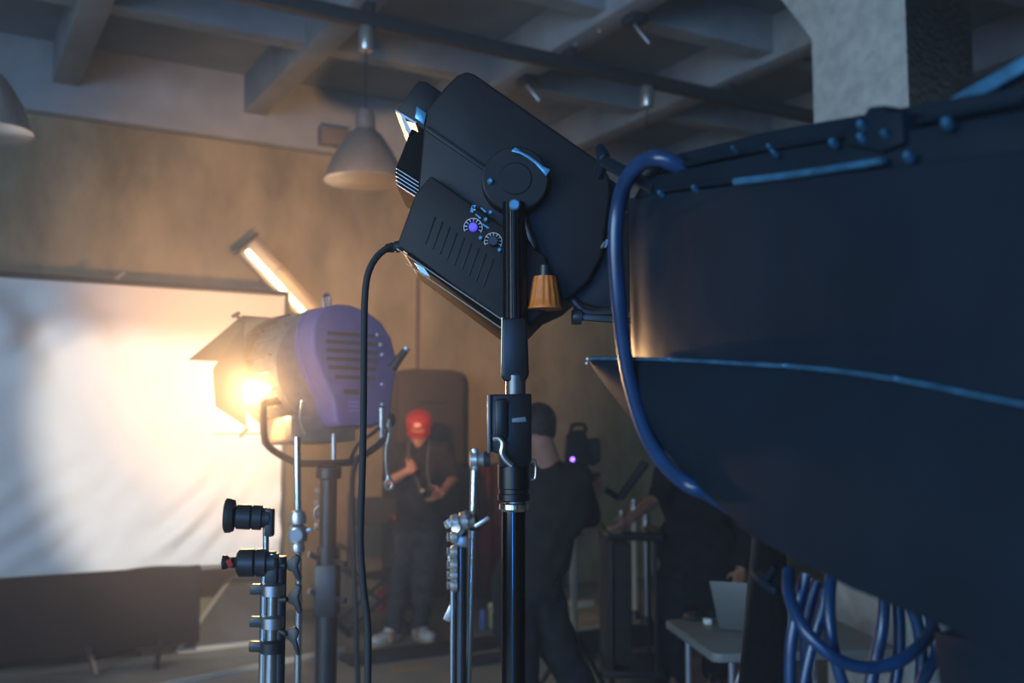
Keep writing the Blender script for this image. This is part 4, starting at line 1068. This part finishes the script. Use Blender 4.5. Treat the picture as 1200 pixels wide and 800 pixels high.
# ------------------------------------------------------------------ blue studio fresnel
M_violetpaint = mat('violet_blue_paint', (.18, .145, .33), .45, var=.08, scale=20)
M_slot = mat('slot_dark', (.10, .075, .06), .6)
M_barrel = mat('silver_barrel', (.42, .38, .32), .4, metal=.6, var=.1, scale=30)
M_doorblack = mat('barn_door_black', (.05, .045, .04), .5)
yaw = math.radians(40)
fa_ = V((-math.sin(yaw), math.cos(yaw), -.07)).normalized()      # beam axis
fs_ = V((math.cos(yaw), math.sin(yaw), 0))                          # to the right, slightly away
ft_ = fs_.cross(fa_).normalized()
if ft_.z < 0: ft_ = -ft_
FC = P(404, 425, 3.52)                                              # centre of the back plate
FP = lambda s, t, d=0.0: FC + fs_ * s + ft_ * t + fa_ * d
k_ = 3.52 / F
fr = thing('studio_lamp', 'violet blue studio lamp with lit lens and barn doors facing the white screen', 'lamp', P(383, 548, YF))
outl = [(-4, 70), (10, 70), (28, 64), (44, 52), (55, 34), (60, 12), (60, -10), (56, -28), (53, -45), (52, -66), (46, -72), (-6, -74), (-11, -70), (-13, -48), (-17, -34), (-27, -12), (-34, 12), (-35, 30), (-32, 48), (-25, 61), (-15, 67)]
kk = k_ / math.cos(yaw)
op = [(x * (kk if True else k_) * .93, y * k_) for x, y in outl]
bk_ = MB().prism([FP(x, y, 0) for x, y in op], fa_ * .13).build('rear_housing', M_violetpaint, fr, bevel=.014, seg=3)
rim = MB().prism([FP(x * 1.03, y * 1.03, .10) for x, y in op], fa_ * .035); rim.build('housing_rim', M_violetpaint, fr, bevel=.004)
for i, yy in enumerate((34, 24, 14, 4, -6, -17)):
    w = (32, 34, 34, 34, 32, 27)[i]
    MB().obox(FP((10 if i < 5 else 14) * k_, yy * k_, -.001), fs_, ft_, fa_, w * 2 * k_, 4.6 * k_, .006).build('louver_slot', M_slot, bk_)
for yy in (-46, -51, -56):
    MB().obox(FP(10 * k_, yy * k_, -.001), fs_, ft_, fa_, 14 * k_, 2 * k_, .004).build('vent_slot', mat('pale_violet', (.25, .22, .6), .5), bk_)
MB().obox(FP(8 * k_, -34 * k_, -.001), fs_, ft_, fa_, 20 * k_, 6 * k_, .004).build('plate', M_slot, bk_)
for (x, y) in ((46, 36), (50, 24), (52, 12), (51, -24), (50, -48)):
    MB().lathe(FP(x * k_, y * k_, .0), -fa_, [(.008, -.004), (.008, .004), (.004, .008), (0, .008)], 10).build('screw', M_alu, bk_)
MB().tube([FP(-14 * k_, 68 * k_, .06), FP(-15 * k_, 80 * k_, .06), FP(-11 * k_, 84 * k_, .06), FP(-7 * k_, 80 * k_, .06), FP(-8 * k_, 68 * k_, .06)], .006, 8).build('lifting_eye', M_steel, fr)
# barrel with fins, front ring, lens
ctr = FP(-.0, -.0, .13)
MB().lathe(FP(-.01, -.005, .12), fa_, [(.0, 0), (.195, 0), (.205, .02), (.205, .17), (.21, .18), (.21, .20), (.0, .20)], 48).build('barrel', M_barrel, fr)
for i in range(11):
    a = math.radians(100 + i * 17)
    d = fs_ * math.cos(a) + ft_ * math.sin(a)
    MB().obox(FP(-.01, -.005, .215) + d * .211, d, fa_, fa_.cross(d), .02, .15, .006).build('cooling_fin', M_barrel, fr)
MB().obox(FP(-.03, -.225, .22), fs_, ft_, fa_, .26, .09, .24).build('ballast_box', M_barrel, fr, bevel=.006)
MB().obox(FP(-.155, -.235, .2), fs_, ft_, fa_, .012, .05, .12).build('box_label', mat('dull_label', (.25, .2, .15), .6), fr)
rd = .36
prof = [(.195, -.03), (.225, -.03), (.228, 0), (.228, .03), (.20, .03), (.198, 0), (.195, -.03)]
MB().lathe(FP(-.01, .0, rd), fa_, prof, 56).build('front_ring', M_doorblack, fr)
for i in range(4):
    a = math.radians(45 + 90 * i); d = fs_ * math.cos(a) + ft_ * math.sin(a)
    MB().bar(FP(-.01, 0, .30) + d * .208, FP(-.01, 0, rd) + d * .214, .03, .015).build('ring_bracket', M_doorblack, fr)
M_lens = mat('lit_lens', (1, .9, .75), .3, emit=(1.0, .80, .52), estr=9)
LC = FP(-.01, 0, .325)
MB().lathe(LC, fa_, [(.19, 0), (.19, .008), (.14, .018), (.08, .026), (0, .03)], 40).build('lens', M_lens, fr)
# barn doors: near leaf, far leaf, top leaf, bottom leaf hinged on the ring
RC = FP(-.01, 0, rd + .035)
def leaf(name, hx0, hx1, o0, o1, th=.004):
    """hinge points hx (s,t), outer points o (s,t,d)"""
    pts = [RC + fs_ * hx0[0] + ft_ * hx0[1], RC + fs_ * hx1[0] + ft_ * hx1[1], RC + fs_ * o1[0] + ft_ * o1[1] + fa_ * o1[2], RC + fs_ * o0[0] + ft_ * o0[1] + fa_ * o0[2]]
    n = (pts[1] - pts[0]).cross(pts[3] - pts[0]).normalized()
    return MB().prism(pts, n * th).build(name, M_doorblack, fr, bevel=.001)
leaf('barn_door', (-.19, .215), (.19, .215), (-.25, .09, .36), (.24, .09, .36))          # top
leaf('barn_door', (.225, .15), (.225, -.15), (.14, .18, .25), (.14, -.18, .25))            # far side
fh_ = V((fa_.x, fa_.y, 0)).normalized()
bz = [RC + fs_ * -.17, RC + fs_ * .17, RC + fs_ * .21 + fh_ * .22, RC + fs_ * -.21 + fh_ * .22]
for q in bz: q.z = P(290, 508, 3.6).z
MB().prism(bz, V((0, 0, -.004))).build('barn_door', M_doorblack, fr, bevel=.001)
nl = [P(286, 379, 3.55), P(289, 500, 3.55), P(253, 476, 3.60), P(250, 432, 3.60)]
MB().prism(nl, V((-.004, .004, 0))).build('barn_door', M_doorblack, fr, bevel=.001)
MB().bar(P(286, 380, 3.62), P(276, 368, 3.6), .012, .01).build('door_knob', M_doorblack, fr, bevel=.002)
MB().bar(P(272, 371, 3.6), P(281, 366, 3.6), .012, .012).build('door_knob', M_doorblack, fr, bevel=.002)
MB().bar(P(281, 512, 3.63), P(290, 502, 3.62), .01, .01).build('wire_clip', M_doorblack, fr)
MB().bar(P(284, 420, 3.64), P(293, 426, 3.6), .02, .01).build('hinge', M_doorblack, fr); MB().bar(P(285, 470, 3.64), P(296, 468, 3.6), .02, .01).build('hinge', M_doorblack, fr)
# yoke
yk = [(309, 470, 3.46), (309, 505, 3.46), (316, 524, 3.47), (345, 541, 3.51), (365, 543, 3.54), (405, 542, 3.58), (420, 537, 3.6), (447, 518, 3.64), (452, 500, 3.65), (453, 470, 3.65)]
MB().tube([P(*p) for p in yk], .0125, 10, res=5).build('yoke', M_black, fr)
MB().cyl(P(311, 472, 3.47), P(336, 468, 3.56), .016).build('yoke_pivot', M_black, fr)
MB().cyl(P(456, 470, 3.66), P(440, 468, 3.64), .02).build('yoke_pivot', M_black, fr)
MB().lathe(P(456, 492, 3.64), V((.9, -.2, 0)), [(.026, -.01), (.026, .012), (.016, .02), (0, .022)], 16).build('yoke_knob', M_black, fr)
MB().cyl(P(459, 432, 3.6), P(476, 409, 3.6), .018, .012).build('tilt_handle', M_black, fr)
MB().cyl(P(475, 410, 3.6), P(477, 407, 3.6), .014).build('handle_tip', M_alu, fr)
for a, b in (((447, 478), (447, 512)), ((347, 512), (349, 540)), ((391, 508), (391, 538))):
    MB().cyl(P(a[0], a[1], 3.56), P(b[0], b[1], 3.56), .008).build('support_rod', M_alu, fr)
MB().tube([P(355, 470, 3.4), P(352, 490, 3.42), P(358, 508, 3.45)], .006, 8).build('side_rod', M_alu, fr)
MB().tube([P(410, 540, 3.56), P(420, 520, 3.5), P(436, 508, 3.5), P(448, 498, 3.6)], .007, 8).build('power_lead', M_blackm, fr)
tag(MB().tube([P(420, 534, 3.5), P(413, 560, 3.5), P(413, 620, 3.5), P(416, 690, 3.5), P(418, 760, 3.5), P(420, 830, 3.5), V((P(420, 830, 3.5).x, 3.5, .3)), V((P(420, 830, 3.5).x - .05, 3.45, .04)), V((P(420, 830, 3.5).x - .3, 3.3, .01)), V((P(420, 830, 3.5).x - .7, 3.5, .01))], .009, 10).build('lamp_cable', M_blackm), 'thin black cable hanging down from the blue studio lamp', 'cable')
sc_ = thing('safety_cable', 'thin steel safety cable with a ring hanging from the blue studio lamp', 'cable', P(456, 570, 3.6))
MB().tube([P(456, 492, 3.61), P(457, 505, 3.6), P(453, 525, 3.6), P(453, 545, 3.6), P(455, 560, 3.6)], .006, 8).build('wire', M_steel, sc_)
MB().tube([P(456 + 4 * math.cos(a), 567 + 6 * math.sin(a), 3.6) for a in [i * math.pi / 5 for i in range(10)]], .005, 8, closed=True).build('ring', M_steel, sc_)
MB().cyl(P(455, 496, 3.605), P(455.5, 503, 3.6), .009).build('ferrule', M_alu, sc_); MB().cyl(P(455, 557, 3.6), P(455, 562, 3.6), .009).build('ferrule', M_alu, sc_)

# ------------------------------------------------------------------ large dark lamp at the right
YB = 1.02
# ------------------------------------------------------------------ large dark film light at the right
M_navyp = mat('dark_navy_panel', (.006, .013, .023), .36, spec=.3, metal=.25, var=.15, scale=7, bump=.05, bscale=14)
M_navym = mat('dark_navy_matte', (.0035, .009, .016), .6, spec=.12, var=.12, scale=9)
M_bluemet = mat('blue_glint_metal', (.05, .17, .30), .26, metal=.6, var=.3, scale=45)  # blue base colour carries the glints along rails and bolts
# its side is a plane that comes towards the camera from left to right
def YP(x):
    a = (x - 600) / F
    k = (1.25 * a - .147) / (.223 + .53 * a)
    return 1.25 - .53 * k
NIN = V((.922, .388, 0))                                            # into the lamp
def B(x, y, d=0.0):
    return P(x, y, YP(x) + d / .6)
def bp(poly, d, depth):
    return MB().prism([B(x, y, d) for x, y in poly], NIN * depth)
fb2 = P(1150, 900, YP(1150) + .05) + NIN * .12
rl_ = thing('film_light', 'very large dark metal film light filling the right of the photo', 'light', fb2)
bp([(900, 215), (1000, 170), (1200, 120), (1330, 96), (1330, 790), (1200, 750), (1100, 700), (1000, 650), (930, 560)], .03, .26).build('housing', M_navym, rl_, bevel=.004)
bp([(1092, 738), (1150, 752), (1330, 790), (1330, 930), (1125, 930), (1098, 800)], .03, .16).build('lower_body', M_navym, rl_, bevel=.004)
def upper(s, t):
    xl = 737 + 3 * t; x = xl + (1330 - xl) * s ** 1.25
    f = (x - 737) / 593
    yt = 232 - 68 * f; yb = 418 + 66 * f
    y = yt + (yb - yt) * t
    d = .010 * math.sin(t * math.pi) * math.exp(-s * 2)
    q = math.hypot((s - .10) * 1.2, t - .05 - 2.2 * s)
    d += .028 * math.exp(-s * 13) * (.3 + .7 * (2 * t - .9) ** 2)
    d += .004 * math.exp(-((s * 4.5 - .16) / .10) ** 2 - ((t - .75) / .35) ** 2) - .004 * math.exp(-((s * 4.5 + t * .5 - .45) / .2) ** 2)
    return B(x, y, d)
MB().sheet(upper, 90, 40, NIN * .004).build('side_panel', M_navyp, rl_, angle=60)
edge = [(690, 420), (715, 420), (740, 420), (800, 422), (870, 426), (960, 432), (1060, 446), (1140, 462), (1200, 474), (1330, 500)]
MB().tube([B(x, y, -.008) for x, y in edge], [.0024, .0024, .0022, .002, .0016], 8).build('hinge_strip', M_bluemet, rl_)
for x, y in ((689, 420.5), (688, 425.5)):
    MB().ell(B(x, y, -.010), .0026, .0026, .0026).build('rivet', M_alu, rl_)
for x, y in ((785, 421), (920, 429), (1050, 444)):
    MB().ell(B(x, y - .5, -.008), .005, .006, .0024).build('hinge_rivet', M_bluemet, rl_)
low = [(690, 423), (698, 436), (712, 456), (735, 484), (765, 512), (800, 550), (835, 586), (880, 628), (940, 660), (1000, 690), (1060, 714), (1110, 736), (1160, 762), (1200, 790), (1330, 850)]
def yedge(x):
    for (a, b), (c, d) in zip(edge[:-1], edge[1:]):
        if a <= x <= c: return b + (d - b) * (x - a) / (c - a)
    return edge[-1][1]
def lower(s, t):
    f = s * (len(low) - 1); i = min(int(f), len(low) - 2); q = f - i
    lx = low[i][0] + (low[i + 1][0] - low[i][0]) * q; ly = low[i][1] + (low[i + 1][1] - low[i][1]) * q
    yt = yedge(lx) + 1
    return B(lx, yt + (ly - yt) * t, -.004 - .03 * math.sin(t * math.pi * .8) * min(1, s * 2.5) * (1 - s * .5))
MB().sheet(lower, 56, 18, NIN * .003).build('lower_door', M_navym, rl_, angle=60)
bp([(742, 232), (757, 207), (900, 178), (1050, 154), (1200, 130), (1330, 112), (1330, 164), (1200, 180), (960, 206)], .004, .06).build('rail_base', M_navym, rl_, bevel=.002)
bp([(752, 208), (768, 186), (850, 166), (905, 152), (1010, 134), (1200, 100), (1330, 80), (1330, 120), (1200, 150), (900, 190)], .02, .05).build('top_plate', M_navym, rl_, bevel=.002)
MB().tube([B(862, 213, -.004), B(920, 206, -.004), B(1000, 194, -.004), B(1036, 188, -.004)], [.0044, .0034], 8).build('bright_rail', M_bluemet, rl_)
MB().tube([B(775, 200, .012), B(850, 182, .012), B(980, 160, .012), B(1200, 118, .012)], [.005, .003], 8).build('upper_rail', M_navym, rl_)
MB().tube([B(770, 224, -.002), B(850, 213, -.002), B(862, 212, -.002)], .003, 8).build('rail_tail', M_navym, rl_)
bp([(985, 142), (1012, 134), (1016, 125), (1032, 123), (1040, 131), (1056, 129), (1058, 168), (1030, 178), (990, 170)], -.002, .03).build('clamp_block', M_navym, rl_, bevel=.003)
for x, y, r in ((1010, 147, 5), (1010, 162, 5), (977, 168, 5), (1110, 145, 7), (1065, 184, 6), (815, 221, 4), (775, 227, 3.5), (776, 193, 3), (861, 175, 3), (908, 180, 3), (903, 173, 3), (1038, 158, 5)):
    q = r * YP(x) / F
    MB().lathe(B(x, y, -.004), V((-.7, -.7, .35)), [(q, -.004), (q, .003), (q * .6, .006), (0, .0065)], 16).build('rail_bolt', M_bluemet, rl_)
MB().bar(B(1120, 124, .03), B(1290, 28, .03), .013, .013).build('diagonal_arm', M_bluemet, rl_, bevel=.002)
MB().bar(B(757, 205, 0), B(765, 195, 0), .004, .003).build('rail_tip', M_alu, rl_)
MB().tube([B(703, 173, .0), B(707, 186, .0), B(701, 208, .0)], [.007, .0095, .007], 10).build('tee_handle', M_navyp, rl_)
MB().cyl(B(706, 188, .0), B(770, 222, .01), .0085).build('tee_shaft', M_navyp, rl_)
MB().bar(B(884, 672, .02), B(912, 694, .02), .010, .008).build('door_lever', M_navyp, rl_, bevel=.002); MB().bar(B(897, 684, .02), B(909, 664, .02), .006, .006).build('lever_stem', M_navyp, rl_)
for (x0, y0, x1, y1) in ((734, 248, 729, 256), (709, 284, 705, 290)):
    MB().bar(B(x0, y0, -.002), B(x1, y1, -.002), .003, .002).build('panel_clip', M_alu, rl_)
# its stand, below the frame
stb = V((fb2.x + .03, fb2.y, 0))
bst = thing('lamp_stand', 'heavy dark stand under the large film light at the right edge', 'stand', stb)
ztop = B(1150, 930, .1).z - .01
MB().cyl(stb + UP * .2, V((stb.x, stb.y, ztop)), .022).build('tube', M_navym, bst)
MB().lathe(V((stb.x, stb.y, ztop - .12)), UP, [(.022, 0), (.03, .01), (.03, .05), (.022, .06)], 20).build('collar', M_navym, bst)
tripod_legs(bst, stb, .65, .5, M_black, .016, a0=.2)
# thick blue cable over the front of the lamp
M_bcable = mat('blue_cable', (.006, .028, .08), .28, var=.15, scale=30)
tag(MB().tube([B(806, 200, .02), B(776, 186, -.012), B(754, 190, -.02), B(737, 207, -.025), B(726, 235, -.02), B(721, 280, -.02), B(725, 350, -.02), B(733, 420, -.025), B(743, 465, -.025), B(758, 510, -.025), B(783, 548, -.022), B(808, 568, -.02), B(830, 578, .0), B(862, 598, .03)], [.0104, .0104, .010, .0098, .0094, .009, .0088, .0086], 14).build('blue_cable', M_bcable), 'thick blue cable looping down the left side of the large film light', 'cable')
def px_tube(pts, r, name, lab, m=None, grp=None):
    return tag(MB().tube([P(x, y, 1.02 + d) for x, y, d in pts], r * 1.2, 12).build(name, m or M_bcable), lab, 'cable', grp)
g_ = 'blue cables looped under the film light'
px_tube([(924, 668, .12), (924, 690, .10), (930, 712, .08), (945, 740, .06), (968, 763, .05), (990, 776, .05), (1020, 782, .05), (1050, 776, .05), (1072, 762, .06), (1086, 748, .08), (1092, 735, .1), (1090, 715, .12)], .0058, 'cable_loop', 'wide U shaped blue cable loop below the film light', None, g_)
px_tube([(974, 676, .10), (972, 700, .09), (973, 740, .08), (980, 775, .08), (992, 810, .08), (1020, 850, .08), (1060, 840, .09), (1085, 790, .1), (1098, 765, .11), (1094, 735, .12)], .0057, 'cable_loop', 'blue cable crossing down behind the wide loop', None, g_)
px_tube([(1036, 690, .13), (1034, 730, .12), (1028, 765, .12), (1020, 800, .12), (1012, 850, .12), (1030, 880, .12)], .0062, 'cable_loop', 'straight hanging blue cable in front of the pale board', None, g_)
px_tube([(1052, 700, .14), (1054, 740, .14), (1052, 780, .14), (1044, 830, .14), (1040, 860, .14)], .0058, 'cable_loop', 'dark blue cable right of the straight hanging one', None, g_)
px_tube([(945, 672, .12), (938, 700, .12), (930, 735, .12), (926, 770, .12), (927, 830, .12), (940, 860, .12)], .0057, 'cable_loop', 'leftmost hanging blue cable below the film light', None, g_)
px_tube([(968, 690, .11), (962, 720, .11), (952, 755, .11), (944, 790, .11), (938, 830, .11)], .0050, 'cable_loop', 'blue cable slanting down left between the loops', None, g_)
px_tube([(957, 680, .14), (950, 705, .14), (944, 740, .14), (944, 790, .14), (950, 840, .14)], .0053, 'cable_loop', 'inner dark blue cable behind the slanting one', None, g_)
px_tube([(1068, 712, .12), (1076, 735, .12), (1080, 770, .12), (1078, 810, .12), (1072, 850, .12)], .0057, 'cable_loop', 'rightmost hanging blue cable below the film light', None, g_)
# ------------------------------------------------------------------ light and camera
def add_light(name, kind, loc, energy, col, **kw):
    l = bpy.data.lights.new(name, kind); l.energy = energy; l.color = col
    for k, v in kw.items(): setattr(l, k, v)
    o = bpy.data.objects.new(name, l); COL.objects.link(o); o.location = loc
    return o
def aim(o, d):
    o.rotation_euler = V(d).to_track_quat('-Z', 'Y').to_euler()
key = add_light('studio_lamp_beam', 'SPOT', LC + fa_ * .06 + ft_ * .02, 530, (1.0, .90, .78), spot_size=math.radians(68), spot_blend=.3, shadow_soft_size=.014)
aim(key, V((-math.sin(math.radians(8)), math.cos(math.radians(8)), -.0)))
glow = add_light('added_halo_light', 'SPOT', P(303, 457, 3.565), 100, (1.0, .54, .22), shadow_soft_size=.02, spot_size=math.radians(172), spot_blend=.3)  # added light just outside the lens, turned to the camera for the halo
aim(glow, V((-.25, -.82, -.52)))
wall_fill = add_light('added_tube_wall_fill', 'SPOT', (tu0 + tu1) / 2 - D2 * .42 + UP * .1, 12, (1.0, .56, .26), shadow_soft_size=.1, spot_size=math.radians(150), spot_blend=.6)  # added spot facing the wall, warms it around the tube
aim(wall_fill, D2 - UP * .15)
wall_wash = add_light('added_wall_wash', 'SPOT', P(398, 405, 4.12), 860, (1.0, .49, .165), shadow_soft_size=.06, spot_size=math.radians(66), spot_blend=.95)  # added spot behind the lamp body, washes the wall orange
aim(wall_wash, P(375, 350, 8.6) - wall_wash.location)
w1 = add_light('cool_fill_left', 'AREA', W(UL - .02, -.5, 2.3), 440, (.58, .81, 1.0), shape='RECTANGLE', size=5.3, size_y=2.5)  # added cool fill set in the unseen left window
aim(w1, D1)
w2 = add_light('blue_streak_fill', 'AREA', W(-4.15, VR - .02, 2.0), 270, (.035, .30, 1.0), shape='RECTANGLE', size=.55, size_y=3.75)  # added blue light behind the camera for streaks on the tubes
aim(w2, D2)
# thin room haze plus an added puff imitating lens bloom at the lamp
w = bpy.data.worlds.new('studio_haze'); sc.world = w; w.use_nodes = True
nt = w.node_tree; nt.nodes.clear()
out = nt.nodes.new('ShaderNodeOutputWorld')
vs = nt.nodes.new('ShaderNodeVolumeScatter'); 
gp = nt.nodes.new('ShaderNodeNewGeometry')
PUFF = P(310, 440, 3.5)
def mth(op, a=None, b=None):
    n = nt.nodes.new('ShaderNodeMath'); n.operation = op
    for i, x in enumerate((a, b)):
        if x is None: continue
        if isinstance(x, (int, float)): n.inputs[i].default_value = x
        else: nt.links.new(x, n.inputs[i])
    return n.outputs[0]
dn = nt.nodes.new('ShaderNodeVectorMath'); dn.operation = 'DISTANCE'; dn.inputs[1].default_value = PUFF
nt.links.new(gp.outputs['Position'], dn.inputs[0])
q_ = mth('DIVIDE', dn.outputs['Value'], .70)
den = mth('ADD', mth('MULTIPLY', mth('EXPONENT', mth('MULTIPLY', mth('MULTIPLY', q_, q_), -1.0)), .25), .008)
nt.links.new(den, vs.inputs['Density'])
w.cycles.volume_step_size = .5
vs.inputs['Anisotropy'].default_value = .2
vs.inputs['Color'].default_value = (1, 1, 1, 1)
nt.links.new(vs.outputs[0], out.inputs['Volume'])
cam = bpy.data.cameras.new('camera'); co = bpy.data.objects.new('camera', cam); COL.objects.link(co)
co.location = (0, 0, CAMZ); co.rotation_euler = (math.pi / 2 + TH, 0, 0)
cam.sensor_width = 36; cam.lens = F / 1200 * 36; cam.clip_start = .02; cam.clip_end = 100
cam.dof.use_dof = True; cam.dof.focus_distance = 1.76; cam.dof.aperture_fstop = 3.5
sc.camera = co
vw = sc.view_settings; vw.view_transform = 'Standard'; vw.look = 'None'; vw.gamma = 1; vw.exposure = 0.0; vw.use_curve_mapping = False
sc.cycles.use_denoising = True
sc.cycles.max_bounces = 6; sc.cycles.diffuse_bounces = 4; sc.cycles.volume_bounces = 1; sc.cycles.glossy_bounces = 3
sc.cycles.sample_clamp_indirect = 3.0
sc.cycles.caustics_reflective = False; sc.cycles.caustics_refractive = False
